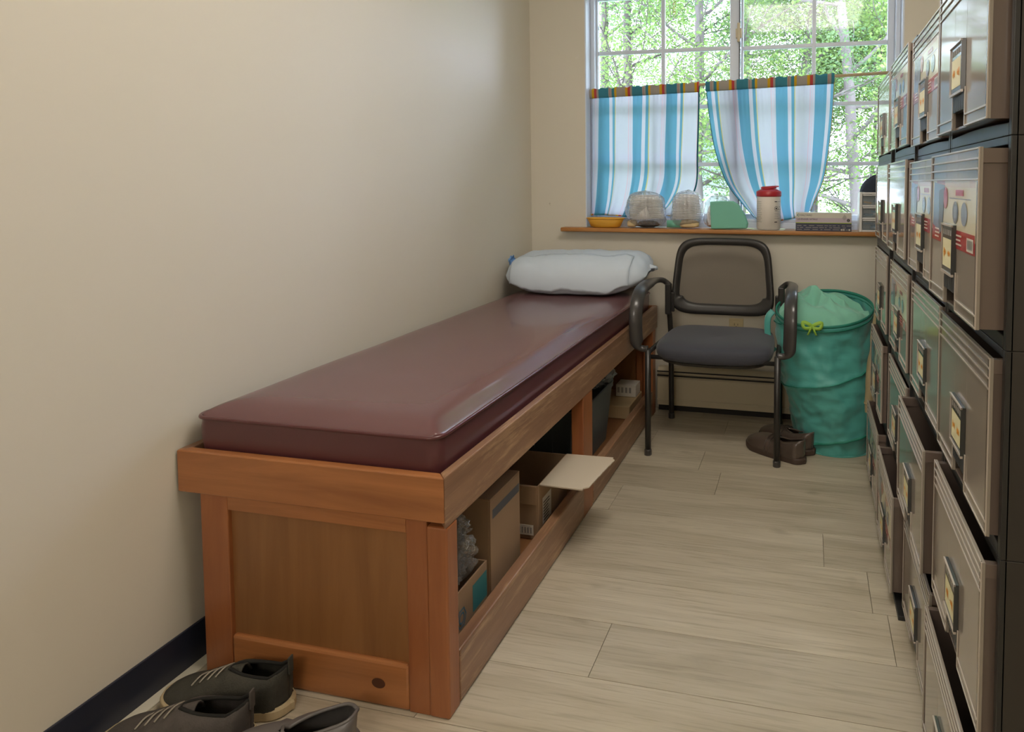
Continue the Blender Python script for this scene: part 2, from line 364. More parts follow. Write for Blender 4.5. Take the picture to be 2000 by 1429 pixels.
M['stw'] = plain('white sticker print', lin(232,226,214), .3, coat=.4)
M['std'] = plain('dark sticker picture', lin(104,106,112), .3, coat=.4)
M['bark'] = plain('pale grey bark', lin(104,96,94), .9, var=.25, vscale=9, bump=.5, bscale=30, stretch=(1,1,.3))
M['bark2'] = plain('brown grey bark', lin(80,72,68), .9, var=.25, vscale=9, bump=.5, bscale=30, stretch=(1,1,.3))
M['leafA'] = leafmat('spring maple leaves', lin(104,134,72), lin(142,164,98))
M['leafB'] = leafmat('bluish green leaves', lin(96,126,90), lin(130,154,108))
M['grass'] = plain('grass', lin(110,140,80), .95, var=.2)
M['asph'] = plain('grey asphalt', lin(120,124,134), .9, var=.1)
M['siding'] = plain('pale siding', lin(160,176,168), .8)
M['roofm'] = plain('grey shingle', lin(96,98,104), .9)
M['lampw'] = plain('lamp housing', lin(230,228,222), .5)
WARM = (1.0, .91, .80, 1)
M['lampE'] = emis('warm lamp diffuser', WARM, LAMP_MAIN)
M['fillR'] = emis('warm fill diffuser rear', WARM, FILL_REAR)
wS = lin(190,192,202); bS = lin(98,150,174); yS = lin(200,186,120); pS = lin(204,180,190)
STR = [(0,wS),(.03,pS),(.045,wS),(.10,bS),(.40,wS),(.43,pS),(.44,wS),(.50,bS),(.575,yS),(.60,wS),(.97,pS)]
M['curtL'] = translucent('striped cotton left', wS, wS, .6, STR, .72)
M['curtR'] = translucent('striped cotton right', wS, wS, .6, STR, .28)
wS2 = lin(170,164,156); bS2 = lin(70,136,156); yS2 = lin(214,172,50); rS2 = lin(190,80,80)  # same stripes recoloured darker and richer, as doubled cloth without backlight
STR2 = [(0,rS2),(.045,wS2),(.10,bS2),(.40,wS2),(.43,rS2),(.44,wS2),(.50,bS2),(.575,yS2),(.64,wS2),(.90,yS2),(.97,rS2)]
M['hemL'] = translucent('doubled stripe left', wS, wS, .15, STR2, .72)
M['hemR'] = translucent('doubled stripe right', wS, wS, .15, STR2, .28)
M['edgeY'] = translucent('yellow selvage', lin(196,170,80), lin(196,170,80), .2)
M['edgeB'] = translucent('teal selvage', lin(60,120,135), lin(60,120,135), .2)

# ------------------------------------------------------------------ room shell
XL, XR, YB, YF, ZC = -1.3665, .74, 3.017, -1.7, 2.44
WX0, WX1, WZ0, WZ1 = -1.078, .405, .881, 2.06
fl = obj('floor', B().box(XL-.1, XR+.1, YF-.1, YB+.1, -.06, -.004), M['sub'], kind='structure')
random.seed(4)
PW = .178; k = 0; y = YB-PW*.62
rows = []
while y > YF: rows.append((max(y, YF), min(y+PW, YB))); y -= PW
rows.insert(0, (YB-PW*.62+PW, YB))
for i, (y0, y1) in enumerate(rows):
    if y1-y0 < .01: continue
    x = XL - random.uniform(.1, 1.1)
    while x < XR:
        x0, x1 = max(x, XL), min(x+1.22, XR)
        if x1-x0 > .02:
            b = B().box(x0+.0006, x1-.0006, y0+.0006, y1-.0006, -.004, 0)
            cx, cy = (x0+x1)/2, (y0+y1)/2
            o = obj('plank', b, M['plank'], fl, bevel=.0004, seg=1)
        x += 1.22
obj('wall_left', B().box(XL-.12, XL, YF-.12, YB+.16, 0, ZC), M['wall'], kind='structure')
b = B(); T = YB+.155
b.box(XL, WX0, YB, T, 0, ZC); b.box(WX1, XR, YB, T, 0, ZC); b.box(WX0, WX1, YB, T, 0, WZ0-.021); b.box(WX0, WX1, YB, T, WZ1, ZC)
obj('wall_back', b, M['wall'], kind='structure')
obj('wall_right', B().box(XR, XR+.12, YF-.12, YB+.16, 0, ZC), M['wall'], kind='structure')
obj('wall_front', B().box(XL, XR, YF-.12, YF, 0, ZC), M['wall'], kind='structure')
obj('ceiling', B().box(XL-.12, XR+.12, YF-.12, YB+.16, ZC, ZC+.1), M['ceil'], kind='structure')
obj('baseboard_left', B().box(XL, XL+.006, YF, YB, 0.0, .092), M['base'], bevel=.002, kind='structure')
obj('baseboard_back', B().box(-.70, XR, YB-.006, YB, 0.0, .092), M['base'], bevel=.002, kind='structure')
obj('trim_1', B().box(XL+.006, XL+.034, YF, 1.20, 0.0, .004), M['strip'], bevel=.001, kind='structure')
# painted reveal lining
b = B(); b.box(WX0, WX0+.006, YB-.001, T, WZ0, WZ1); b.box(WX1-.006, WX1, YB-.001, T, WZ0, WZ1); b.box(WX0, WX1, YB-.001, T, WZ1-.006, WZ1)
obj('trim_2', b, M['white'], kind='structure')

# window: frame, two sliding sashes, each two by four panes
win = thing('window_1', None, None, (0, 3.12, WZ0), kind='structure')
GX0, GX1, GZ0, GZ1 = WX0+.006, WX1-.006, .895, 2.04
b = B()
b.box(GX0, GX0+.020, 3.085, 3.17, WZ0, GZ1+.014); b.box(GX1-.020, GX1, 3.085, 3.17, WZ0, GZ1+.014)
b.box(GX0+.02, GX1-.02, 3.085, 3.17, GZ1-.006, GZ1+.014); b.box(GX0+.02, GX1-.02, 3.085, 3.17, WZ0, WZ0+.03)
b.box(GX0+.02, GX1-.02, 3.085, 3.095, WZ0+.03, WZ0+.045)
obj('window_frame', b, M['white'], win, bevel=.003)
b = B()
obj('gasket', B().box(-.331, -.327, 3.095, 3.12, WZ0+.03, GZ1-.006), M['track'], win)
def sash(x0, x1, yc, xm, stl, str_):
    z0, z1 = WZ0+.032, GZ1-.008
    b = B(); b.box(x0, x0+stl, yc-.014, yc+.014, z0, z1); b.box(x1-str_, x1, yc-.014, yc+.014, z0, z1)
    b.box(x0+stl, x1-str_, yc-.014, yc+.014, z0, z0+.035); b.box(x0+stl, x1-str_, yc-.014, yc+.014, z1-.022, z1)
    s = obj('sash', b, M['white'], win, bevel=.003)
    zs = [z0+.035, 1.19, 1.472, 1.749, z1-.022]; xs = [x0+stl, xm, x1-str_]
    for z in zs[1:-1]: obj('muntin', B().box(xs[0], xs[2], yc-.008, yc+.008, z-.0095, z+.0095), M['white'], s, bevel=.002)
    obj('muntin', B().box(xm-.0095, xm+.0095, yc-.0085, yc+.0085, zs[0], zs[-1]), M['white'], s, bevel=.002)
    for i in range(2):
        for j in range(4): obj('pane', B().box(xs[i]+.0005, xs[i+1]-.0005, yc-.0015, yc+.0015, zs[j]+.0005, zs[j+1]-.0005), M['glass'], s)
    return s
sL = sash(GX0+.02, -.331, 3.128, -.708, .008, .046)
sR = sash(-.327, GX1-.02, 3.152, .018, .012, .03)
b = B().box(-.348, -.318, 3.098, 3.112, 1.79, 1.835); b.box(-.34, -.326, 3.09, 3.1, 1.77, 1.86)
obj('window_latch', b, M['heater'], win, bevel=.003)

sil = obj('window_sill', B().prism([(-1.19,2.957),(.66,2.957),(.66,3.017),(.404,3.017),(.404,3.085),(-1.077,3.085),(-1.077,3.017),(-1.19,3.017)], .861, .881, lambda p, t: (p[0],p[1],t)), M['sill'], bevel=.006, seg=3, kind='structure')

# ceiling fixture, then the added fill panel
def lamp(name, x, y, mat, label, sx=.33, sy=.2):
    t = thing(name, label, 'ceiling light', (x, y, ZC-.09))
    obj('housing', B().box(x-sx-.01, x+sx+.01, y-sy-.01, y+sy+.01, ZC-.03, ZC-.001), M['lampw'], t, bevel=.006)
    obj('diffuser', B().box(x-sx, x+sx, y-sy, y+sy, ZC-.09, ZC-.031), mat, t, bevel=.02)
lamp('ceiling_light', -.05, 1.15, M['lampE'], 'rectangular warm ceiling light over the middle of the room', .42, .30)
wl = thing('fill_panel', 'wide warm fill panel added on the unseen wall behind the camera', 'fill panel', (-.5, YF+.02, 1.6))  # unseen glowing panel, added only to fill the room from the front
obj('back_plate', B().box(-1.05, .05, YF+.001, YF+.03, 1.55, 2.02), M['lampw'], wl, bevel=.004)
obj('diffuser', B().box(-1.03, .03, YF+.031, YF+.07, 1.57, 2.0), M['fillR'], wl, bevel=.01)

# ------------------------------------------------------------------ the treatment bench
FX0, FX1, FY0, FY1, FZ0, FZ1 = -1.362, -.706, 1.129, 2.985, .415, .510
bench = thing('wooden_bench', 'long orange-brown stained wooden bench with panelled end and open storage bays', 'bench', (-1.03, 2.05, 0))
bt = .021
def mitre(x0,x1,y0,y1,z0,z1): return B().box(x0,x1,y0,y1,z0,z1)
obj('end_board', B().prism([(FX0,FY0),(FX1,FY0),(FX1-bt,FY0+bt),(FX0+bt,FY0+bt)], FZ0, FZ1, lambda p,t: (p[0],p[1],t)), M['wx'], bench, bevel=.003)
obj('side_board', B().prism([(FX1,FY0),(FX1,FY1),(FX1-bt,FY1-bt),(FX1-bt,FY0+bt)], FZ0-.012, FZ1, lambda p,t: (p[0],p[1],t)), M['wy'], bench, bevel=.003)
obj('end_board', B().prism([(FX1,FY1),(FX0,FY1),(FX0+bt,FY1-bt),(FX1-bt,FY1-bt)], FZ0, FZ1, lambda p,t: (p[0],p[1],t)), M['wx'], bench, bevel=.003)
obj('side_board', B().prism([(FX0,FY1),(FX0,FY0),(FX0+bt,FY0+bt),(FX0+bt,FY1-bt)], FZ0, FZ1, lambda p,t: (p[0],p[1],t)), M['wy'], bench, bevel=.003)
obj('deck', B().box(FX0+bt, FX1-bt, FY0+bt, FY1-bt, .475, .49), M['wdark'], bench)
BX0, BY0, BY1 = -1.312, 1.137, 2.945
# near end: stiles, rails, recessed panel
for (ya, yb, yp) in ((BY0, BY0+.02, BY0+.010), (BY1-.02, BY1, BY1-.02)):
    obj('stile', B().box(BX0, -1.240, ya, yb, 0, .475), M['wz'], bench, bevel=.002)
    obj('stile', B().box(-.80, -.752, ya, yb, 0, .475), M['wz'], bench, bevel=.002)
    obj('end_rail', B().box(-1.240, -.80, ya, yb, .382, .475), M['wx'], bench, bevel=.002)
    r = obj('end_rail', B().box(-1.240, -.80, ya, yb, 0, .098), M['wx'], bench, bevel=.006)
    obj('end_panel', B().box(-1.245, -.795, yp, yp+.008, .09, .39), M['wpanel'], bench)
    if ya == BY0:
        kb = B(); n = 20
        kb.add([(-.872+.016*math.cos(2*PI*i/n), ya-.0006, .050+.011*math.sin(2*PI*i/n)) for i in range(n)], [tuple(range(n))])
        obj('knot', kb, M['knot'], r)
obj('post', B().box(-.752, -.706, BY0-.002, BY0+.040, 0, .403), M['wz'], bench, bevel=.004)
obj('post', B().box(-.752, -.706, BY1-.055, BY1, 0, .403), M['wz'], bench, bevel=.004)
obj('post', B().box(-.750, -.708, 1.945, 2.035, .0, .403), M['wz'], bench, bevel=.003)
obj('bottom_rail', B().box(-.736, -.706, BY0+.040, 1.945, .004, .118), M['wy'], bench, bevel=.004)
obj('bottom_rail', B().box(-.736, -.706, 2.035, BY1-.055, .004, .118), M['wy'], bench, bevel=.004)
obj('bottom_shelf', B().box(BX0+.02, -.736, BY0+.02, BY1-.02, .040, .055), M['wdark'], bench)
obj('back_panel', B().box(BX0, BX0+.012, BY0+.02, BY1-.02, .0, .475), M['wdark'], bench)

# mattress
MX0, MX1, MY0, MY1, MZ0, MZ1 = -1.338, -.733, 1.153, 2.955, .4905, .577
mat_ = thing('bench_mattress', 'burgundy vinyl mattress with piped edges lying in the wooden bench frame', 'mattress', (-1.035, 2.05, MZ0))
def rrect(x0,x1,y0,y1,r,n=6):
    P = []
    for cx,cy,a0 in ((x1-r,y1-r,0),(x0+r,y1-r,90),(x0+r,y0+r,180),(x1-r,y0+r,270)):
        for i in range(n+1): a = math.radians(a0+90*i/n); P.append((cx+r*math.cos(a), cy+r*math.sin(a)))
    return P
def mtop(u, v):
    x = lerp(MX0+.002, MX1-.002, u); y = lerp(MY0+.002, MY1-.002, v)
    du = min(u,1-u)*(MX1-MX0); dv = min(v,1-v)*(MY1-MY0)
    f = lambda d: (1-(1-min(d/.085,1))**2.2)
    # rounded corners
    r = .03; cxn = max(0, r-du); cyn = max(0, r-dv)
    if cxn > 0 and cyn > 0:
        L = math.hypot(cxn, cyn)
        if L > r:
            s = r/L; sx = 1 if u < .5 else -1; sy = 1 if v < .5 else -1
            x += sx*(cxn-cxn*s); y += sy*(cyn-cyn*s)
    z = MZ1+.030*min(f(du), f(dv))**.9+.003*nz(x*4, y*3)
    return (x, y, z)
us = sorted(set([0,.004,.01,.02,.035,.05,.07,.1,.14,.2,.3,.4,.5,.6,.7,.8,.86,.9,.93,.95,.965,.98,.99,.996,1]))
vs_ = [0,.0015,.003,.006,.01,.015,.022,.03,.045]+[i/24 for i in range(2,23)]+[1-.045,1-.03,1-.022,1-.015,1-.01,1-.006,1-.003,1-.0015,1]
b = B(); b.add([mtop(u,v) for u in us for v in vs_], [(i*len(vs_)+j, (i+1)*len(vs_)+j, (i+1)*len(vs_)+j+1, i*len(vs_)+j+1) for i in range(len(us)-1) for j in range(len(vs_)-1)])
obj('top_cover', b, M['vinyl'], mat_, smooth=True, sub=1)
P = rrect(MX0, MX1, MY0, MY1, .03)
b = B()
for (z0, z1, s0, s1) in ((MZ0,.53,.004,0),(.53,.555,0,.0),(.555,MZ1,0,.002)):
    A = rrect(MX0+s0, MX1-s0, MY0+s0, MY1-s0, .03); Q = rrect(MX0+s1, MX1-s1, MY0+s1, MY1-s1, .03); n = len(A)
    b.add([(p[0],p[1],z0) for p in A]+[(p[0],p[1],z1) for p in Q], [(i,(i+1)%n,(i+1)%n+n,i+n) for i in range(n)])
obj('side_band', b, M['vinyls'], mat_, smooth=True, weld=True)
obj('piping', B().tube([(p[0],p[1],MZ1) for p in rrect(MX0-.001,MX1+.001,MY0-.001,MY1+.001,.031,5)], .0042, 8, closed=True), M['pipe'], mat_, smooth=True)

# pillow
pc = Vector((-1.020, 2.780, .606)); pyaw = math.radians(4)
pil = thing('pillow', 'pillow in a pale blue-white paper cover at the window end of the bench', 'pillow', tuple(pc))
def pshape(a, bb, off=0):
    """a,bb in -1..1, off pushes outward; returns local top / bottom heights"""
    e = lambda q: max(0, 1-abs(q)**2.6)
    t = (e(a)**.55)*(e(bb)**.5)
    return t
def psurf(u, v, off=0):
    # u along length, v around the section (0..1)
    a = -1+2*u; L = .332; ang = 2*PI*v
    endf = max(0, 1-abs(a)**3.4)**.55
    W = .175*(.55+.45*endf); Ht = .108*endf+.004
    cz = math.copysign(abs(math.sin(ang))**.75, math.sin(ang)); cyy = math.copysign(abs(math.cos(ang))**.8, math.cos(ang))
    x = a*L*(1-.03*cyy*cyy); y = cyy*(W+off)+.01*nz(a*3, v*4, 1)
    z = cz*(Ht+off)
    if z < 0: z *= .62
    z += .062+ .008*nz(a*5, cyy*4, 3)*endf + .006*nz(a*14, cyy*11, 5)*endf
    z += .075*max(0, a-.45) + .06*max(0, -a-.55)      # the ends kick up
    z += .02*cyy                                          # leans back to the wall
    wr = .004*math.sin(a*26+cyy*9)*abs(a)**3
    z += wr
    z = max(z, .0015+.10*max(0, abs(a)-.72)**1.3)
    return (pc.x+x*math.cos(pyaw)-y*math.sin(pyaw), pc.y+x*math.sin(pyaw)+y*math.cos(pyaw), pc.z+z+.004)
obj('pillow_cover', B().grid(psurf, 44, 36, cv=True), M['paper'], pil, smooth=True, sub=1)
def flapf(u, v):
    vv = lerp(.45, .25+.50*1.0, v)           # wraps from the top over the camera-facing side
    vv = lerp(.30, .535+.012*math.sin(u*9)+(.02*math.exp(-((u-.83)/.03)**2)), v)
    q = psurf(lerp(.06,.90,u), vv, .006+.008*v)
    return (q[0], q[1]-.001, q[2]+.001)
obj('cover_hem', B().grid(flapf, 50, 12), M['paper'], pil, smooth=True, solid=.002)
def tuft(x, y, z, s, seed, dirx):
    def f(u, v):
        a = 2*PI*v; r = s*(1-.8*u)*(1+.4*nz(a*2.2, u*3, seed)+.25*math.sin(a*7))
        return (x+dirx*u*s*1.1, y+r*math.cos(a)*.7, z+r*math.sin(a)*.6+.25*s*nz(a*3,u*4,seed+3))
    return B().grid(f, 6, 18, cv=True)
tag(obj('lining_tuft', tuft(-1.318, 2.70, .745, .036, 2, -.5), M['bluefab'], pil, smooth=True, solid=.0015), 'blue lining peeking out of the open end')
obj('cover_tail', tuft(-.720, 2.80, .715, .038, 7, 1.4), M['paper'], pil, smooth=True, solid=.0015)

# ------------------------------------------------------------------ chair
chair = thing('guest_chair', 'black guest armchair with a mesh back and padded seat under the window', 'chair', (-.37, 2.68, 0))
xl, xr, yf, yr = -.624, -.109, 2.47, 2.89
for sx, x in ((-1, xl), (1, xr)):
    obj('leg', B().tube([(x, yf, 0), (x, yf, .43)], .0125, 12), M['blk'], chair, smooth=True)
    xb = x+.008*(-sx)
    obj('leg', B().tube(smooth_path([(xb, yr, 0), (xb, yr-.005, .2), (xb, yr-.02, .42), (x-.012*sx*-1*0, yr-.035, .56), (x, yr-.03, .63)], 12), .0125, 12), M['blk'], chair, smooth=True)
    for yy in (yf, yr): obj('foot_cap', B().lathe([(.015,0),(.015,.02),(.0128,.024)], x if yy == yf else xb, yy, 12), M['arm'], chair, smooth=False)
    obj('seat_rail', B().tube([(x, yf, .418), (xb, yr-.02, .405)], .010, 8), M['blk'], chair, smooth=True)
    o = sx*.045
    path = smooth_path([(x-.004*sx, yr-.035, .632), (x+o*.5, yr-.05, .655), (x+o, yr-.12, .662), (x+o*1.05, yr-.25, .665), (x+o*1.05, yf+.07, .655),
                        (x+o*1.05, yf+.01, .615), (x+o*1.05, yf-.012, .55), (x+o*1.0, yf-.012, .48), (x+o*.9, yf-.006, .445), (x+o*.5, yf, .433), (x, yf, .434)], 40)
    n = len(path); rad = [.013]*n; rx = []
    for i in range(n):
        t = i/(n-1); rx.append(.013+.014*max(0, min(1, min((t-.16)/.12, (.84-t)/.10))))
    obj('armrest', B().tube(path, rad, 14, rx=rx), M['arm'], chair, smooth=True)
obj('cross_bar', B().tube([(xl, yf+.015, .398), (xr, yf+.015, .398)], .009, 8), M['blk'], chair, smooth=True)
def seatf(u, v):
    # u left-right, v around: a pad built as a superellipse outline with soft top
    a = 2*PI*u; cxs = (xl+xr)/2; cys = 2.655
    c, s = math.cos(a), math.sin(a)
    ex = math.copysign(abs(c)**.34, c); ey = math.copysign(abs(s)**.34, s)
    prof = [(0,.462),(.5,.464),(.8,.462),(.92,.456),(.985,.445),(1.0,.428),(.985,.406),(.93,.392),(.6,.384),(0,.382)]
    r, z = prof[int(round(v*9))]
    hx = .240*(1-.06*max(0, ey)); hy = .205
    x = cxs+ex*hx*r; y = cys+ey*hy*r
    dip = .018*(max(0, -ey*r)**2)*(1-(ex*r)**2)            # waterfall front
    z -= dip*.9 + .010*math.exp(-((x-cxs)/.12)**2-((y-cys)/.1)**2)*(1 if v < .4 else 0)
    return (x, y, z)
obj('seat', B().grid(seatf, 48, 9, cu=True), M['seat'], chair, smooth=True, sub=1)
def pan(u, v):
    q = seatf(u, [6/9, 7/9, 8/9, 1][int(round(v*3))]); c = (-.3665, 2.655)
    return (c[0]+(q[0]-c[0])*.97, c[1]+(q[1]-c[1])*.97, q[2]-.008)
obj('seat_pan', B().grid(pan, 48, 3, cu=True), M['blk'], chair, smooth=True)
# back frame (rounded trapezoid ring) + mesh
BCX = (xl+xr)/2-.010
def ring_pt(a, inset):
    c, s = math.cos(a), math.sin(a); e = .38
    ex = math.copysign(abs(c)**e, c); ez = math.copysign(abs(s)**e, s)
    hz = (.848-.497)/2-inset; zc = (.848+.497)/2+ (0 if inset == 0 else (.0045 if s < 0 else -.0))
    z = zc+ez*hz; t = (z-.497)/.351
    hx = lerp(.243, .212, t)-inset
    x = BCX+ex*hx
    y = 2.862+.045*t-.028*(1-(ex)**2)*0-.0 + .028*(1-((x-BCX)/.24)**2) - .01
    return x, y, z
NB = 72
b = B(); vs = []; fs = []
cs = [(0,-.014),(0,.010),(.016,.014),(.032,.008),(.036,-.004),(.030,-.014),(.012,-.019)]
for i in range(NB):
    a = 2*PI*i/NB
    for (ins, dy) in cs:
        ins2 = ins*(1.35 if math.sin(a) < -.35 else 1)
        x, y, z = ring_pt(a, ins2); vs.append((x, y+dy, z))
kc = len(cs)
for i in range(NB):
    for j in range(kc): fs.append((i*kc+j, ((i+1)%NB)*kc+j, ((i+1)%NB)*kc+(j+1)%kc, i*kc+(j+1)%kc))
b.add(vs, fs); obj('back_frame', b, M['frame'], chair, smooth=True, sub=1)
vs = [(BCX, 2.862+.0225+.018-.004, .672)]; fs = []
for k_, ins in ((1, .12), (2, .07), (3, .03)):
    for i in range(NB): x, y, z = ring_pt(2*PI*i/NB, ins); vs.append((x, y, z))
for i in range(NB):
    j = (i+1) % NB; fs.append((0, 1+i, 1+j))
    for k_ in range(2): fs.append((1+k_*NB+i, 1+(k_+1)*NB+i, 1+(k_+1)*NB+j, 1+k_*NB+j))
obj('back_mesh', B().add(vs, fs), M['mesh'], chair, smooth=True)
for sx, x in ((-1, xl), (1, xr)):
    b = B().prism([(x-.010,.50),(x+.016,.50),(x+.016,.64),(x-.010,.64)] if sx < 0 else [(x-.016,.50),(x+.010,.50),(x+.010,.64),(x-.016,.64)], yr-.062, yr-.026, lambda p,t: (p[0],t,p[1]))
    b.box(min(x,x-sx*.03), max(x,x-sx*.03), yr-.045, yr-.03, .51, .60)
    obj('back_bracket', b, M['frame'], chair, bevel=.004)

# ------------------------------------------------------------------ baseboard heater and outlet
ht = thing('baseboard_heater', 'low cream metal baseboard heater along the wall behind the chair', 'heater', (-.2, 2.98, 0))
obj('heater_cover', B().prism([(2.955,.035),(2.955,.165),(2.962,.172),(2.962,.18),(2.955,.19),(2.975,.212),(3.010,.212),(3.010,.03),(2.99,.03)], -.70, .60, lambda p,t: (t,p[0],p[1])), M['heater'], ht, bevel=.002)
obj('damper_slot', B().box(-.70, .60, 2.950, 2.956, .176, .182), M['dark'], ht)  # dark strips painted as the shade inside the damper slots
obj('damper_slot', B().box(-.70, .60, 2.950, 2.956, .196, .201), M['dark'], ht)
obj('lip', B().box(-.70, .60, 2.948, 2.956, .058, .066), M['heater'], ht, bevel=.002)
obj('under_gap', B().box(-.70, .60, 2.985, 3.010, 0, .03), M['dark'], ht)  # dark strip standing in for the shade in the gap underneath
outl = thing('wall_outlet', 'ivory duplex wall outlet seen under the chair back', 'outlet', (-.328, YB-.003, .40))
obj('cover_plate', B().box(-.362, -.294, YB-.006, YB, .343, .457), M['out'], outl, bevel=.003)
for z in (.372, .428):
    b = B().prism(rrect(-.345,-.311,z-.014,z+.014,.008), YB-.0095, YB-.006, lambda p,t: (p[0],t,p[1])); r = obj('receptacle', b, M['out'], outl, bevel=.001)
    obj('slots', B().box(-.337,-.335,YB-.0102,YB-.0094,z-.004,z+.006).box(-.3215,-.3195,YB-.0102,YB-.0094,z-.003,z+.005).box(-.330,-.326,YB-.0102,YB-.0094,z-.011,z-.007), M['slot'], r)

# ------------------------------------------------------------------ curtain rod and curtains
obj_rod = obj('curtain_rod', B().tube([(WX0+.006, 3.072, 1.553), (WX1-.006, 3.072, 1.598)], .0075, 12), M['rod'], smooth=True)
tag(obj_rod, 'thin pale wooden rod across the window carrying the two striped curtains', 'curtain rod')
def rodz(x): return lerp(1.553, 1.598, (x-WX0)/(WX1-WX0))
def curtain(label, LE, RE, bot, seed, mats, nf, edges):
    LE = [(p[0]*1.008, 1.1+(p[1]-1.1)*1.008) for p in LE]; RE = [(p[0]*1.008, 1.1+(p[1]-1.1)*1.008) for p in RE]
    t = thing('curtain', label, 'curtain', ((LE[0][0]+RE[0][0])/2, 3.07, .94), 'striped half curtains in the window')
    def edge(P, v): return poly_at(P, v)
    def f(u, v):
        l = edge(LE, v); r = edge(RE, v)
        x = lerp(l[0], r[0], u); z = lerp(l[1], r[1], u)
        z += bot(u)*v**3
        if v < .08: z = lerp(rodz(x)-.004, z, v/.08)
        x += .006*math.sin(2*PI*u*nf+seed)*v
        y = 3.074 + .008*math.sin(2*PI*u*nf+seed+.8*v)*(.25+.75*v) + .003*math.sin(2*PI*u*nf*2.3+seed*2)*v + .003*math.sin(u*180+seed)*(1-v)**6
        return (x, min(y, 3.084), z)
    obj('fabric', B().grid(f, 110, 36, uv=True), mats[0], t, smooth=True)
    def pocket(u, v):      # the rod pocket: flattened tube round the rod, ruffled on top
        x = lerp(LE[0][0], RE[0][0], u); a = 2*PI*v; zc = rodz(x)
        sc_ = .013+(.0022*math.sin(u*95+seed)+.0015*math.sin(u*47) if math.sin(a) > 0 else 0)
        return (x, 3.072-.0005+math.cos(a)*.0105+.001*math.sin(u*120), zc+math.sin(a)*sc_*(1.0 if math.sin(a) > 0 else 2.7))
    obj('rod_pocket', B().grid(pocket, 110, 14, cv=True, uv=True), mats[1], t, smooth=True)
    def hem(u, v):
        q = f(u, lerp(.975, 1.0, v)); return (q[0], q[1]-.003, q[2])
    obj('bottom_hem', B().grid(hem, 110, 2, uv=True), mats[1], t, smooth=True)
    for u0, m in edges:
        pth = [f(u0, j/40) for j in range(41)]; pth = [(p[0], p[1]-.002, p[2]) for p in pth]
        obj('selvage', B().tube(pth, .0016, 6, rx=.004), m, t, smooth=True)
curtain('left of the two blue, white and yellow striped half curtains', [(-1.082,1.552),(-1.083,1.24),(-1.086,.935)],
        [(-.516,1.575),(-.520,1.40),(-.526,1.24),(-.533,1.09),(-.585,.99),(-.66,.935)], lambda u: .004*math.sin(9*u), .7, (M['curtL'], M['hemL']), 5.2, [(1.0, M['edgeB']), (0, M['edgeY'])])
curtain('right of the two striped half curtains, its left edge swept sideways', [(-.484,1.559),(-.465,1.40),(-.438,1.25),(-.385,1.10),(-.31,1.0),(-.255,.936)],
        [(.111,1.582),(.105,1.42),(.093,1.27),(.072,1.12),(.035,1.02),(.018,.972)], lambda u: -.022*math.sin(PI*u)-.02*(1-u)*u*2, 2.1, (M['curtR'], M['hemR']), 4.4, [(0, M['edgeB']), (1.0, M['edgeY'])])

# ------------------------------------------------------------------ things on the sill
SZ = .8812
bw = thing('plastic_bowl', 'shallow orange-yellow plastic bowl at the left end of the sill', 'bowl', (-.972, 3.005, SZ))
obj('bowl_body', B().lathe([(.060,0+SZ),(.075,.004+SZ),(.090,.036+SZ),(.094,.046+SZ),(.088,.046+SZ),(.084,.038+SZ),(.070,.008+SZ),(.0,.006+SZ)], -.972, 3.005, 40, sy=.50, cap1=False), M['yellow'], bw, smooth=True)
obj('bowl_rim', B().tube([(-.972+.096*math.cos(2*PI*i/40), 3.005+.048*math.sin(2*PI*i/40), SZ+.045) for i in range(40)], .003, 8, closed=True), M['yellow'], bw, smooth=True)

def lumpy(cx, cy, z0, rx, ry, h, seed, lean=0, pw=2.4, tuck=.0, amp=.09, nu=28, nv=22):
    def f(u, v):
        a = 2*PI*u; t = v; c, s = math.cos(a), math.sin(a)
        ex = math.copysign(abs(c)**(2/pw), c); ey = math.copysign(abs(s)**(2/pw), s)
        prof = (max(0, 1-abs(2*t-1)**4))**.5*(1-.12*t)
        k_ = 1+amp*nz(c*2.2+seed, s*2.2, t*3)+amp*.5*nz(c*6, s*6+seed, t*8)
        return (cx+ex*rx*prof*k_+lean*t, cy+ey*ry*prof*(k_*.5+.5), z0+h*t+.006*nz(c*3,s*3,seed)*t)
    return B().grid(f, nu, nv, cu=True)
def filter_bag(label, cx, rx, h, lean, seed, extras, pw=2.8, amp=.10):
    t = thing('plastic_bag', label, 'bag', (cx, 3.01, SZ), 'clear bags of supplies on the sill')
    random.seed(seed); b = B(); n = 17
    for i in range(n):
        z = SZ+.045+i*(h-.06)/n; f = 1-.38*max(0,(i-n*.55)/n*2)**2
        b.lathe([(.6*rx*f,z),(rx*.86*f,z+.001),(rx*.9*f,z+.003),(rx*.86*f,z+.0055),(.5*rx*f,z+.0055)], cx+lean*(i/n)+random.uniform(-.002,.002), 3.012, 22, sy=.034/rx)
    obj('stacked_filters', b, M['ribw'], t, smooth=True, kind='stuff')
    for nm, bb, m in extras: obj(nm, bb, m, t, smooth=True)
    obj('bag_film', lumpy(cx, 3.012, SZ+.0005, rx*1.02, .046, h+.004, seed, lean, pw, amp=amp), M['film2'], t, smooth=True, sub=1)
    return t
filter_bag('clear bag of stacked white filters next to the bowl, dark item at its base', -.762, .098, .176, -.012, 3,
    [('dark_item', lumpy(-.755, 3.0, SZ+.004, .055, .022, .030, 5, amp=.2), M['dark']), ('tan_item', lumpy(-.835, 3.0, SZ+.004, .026, .02, .034, 6), M['tansp']), ('pale_card', B().prism([(-.835,SZ+.04),(-.735,SZ+.045),(-.755,SZ+.105)], 2.974, 2.976, lambda p,t: (p[0],t,p[1])), M['ribw'])], 5, .2)
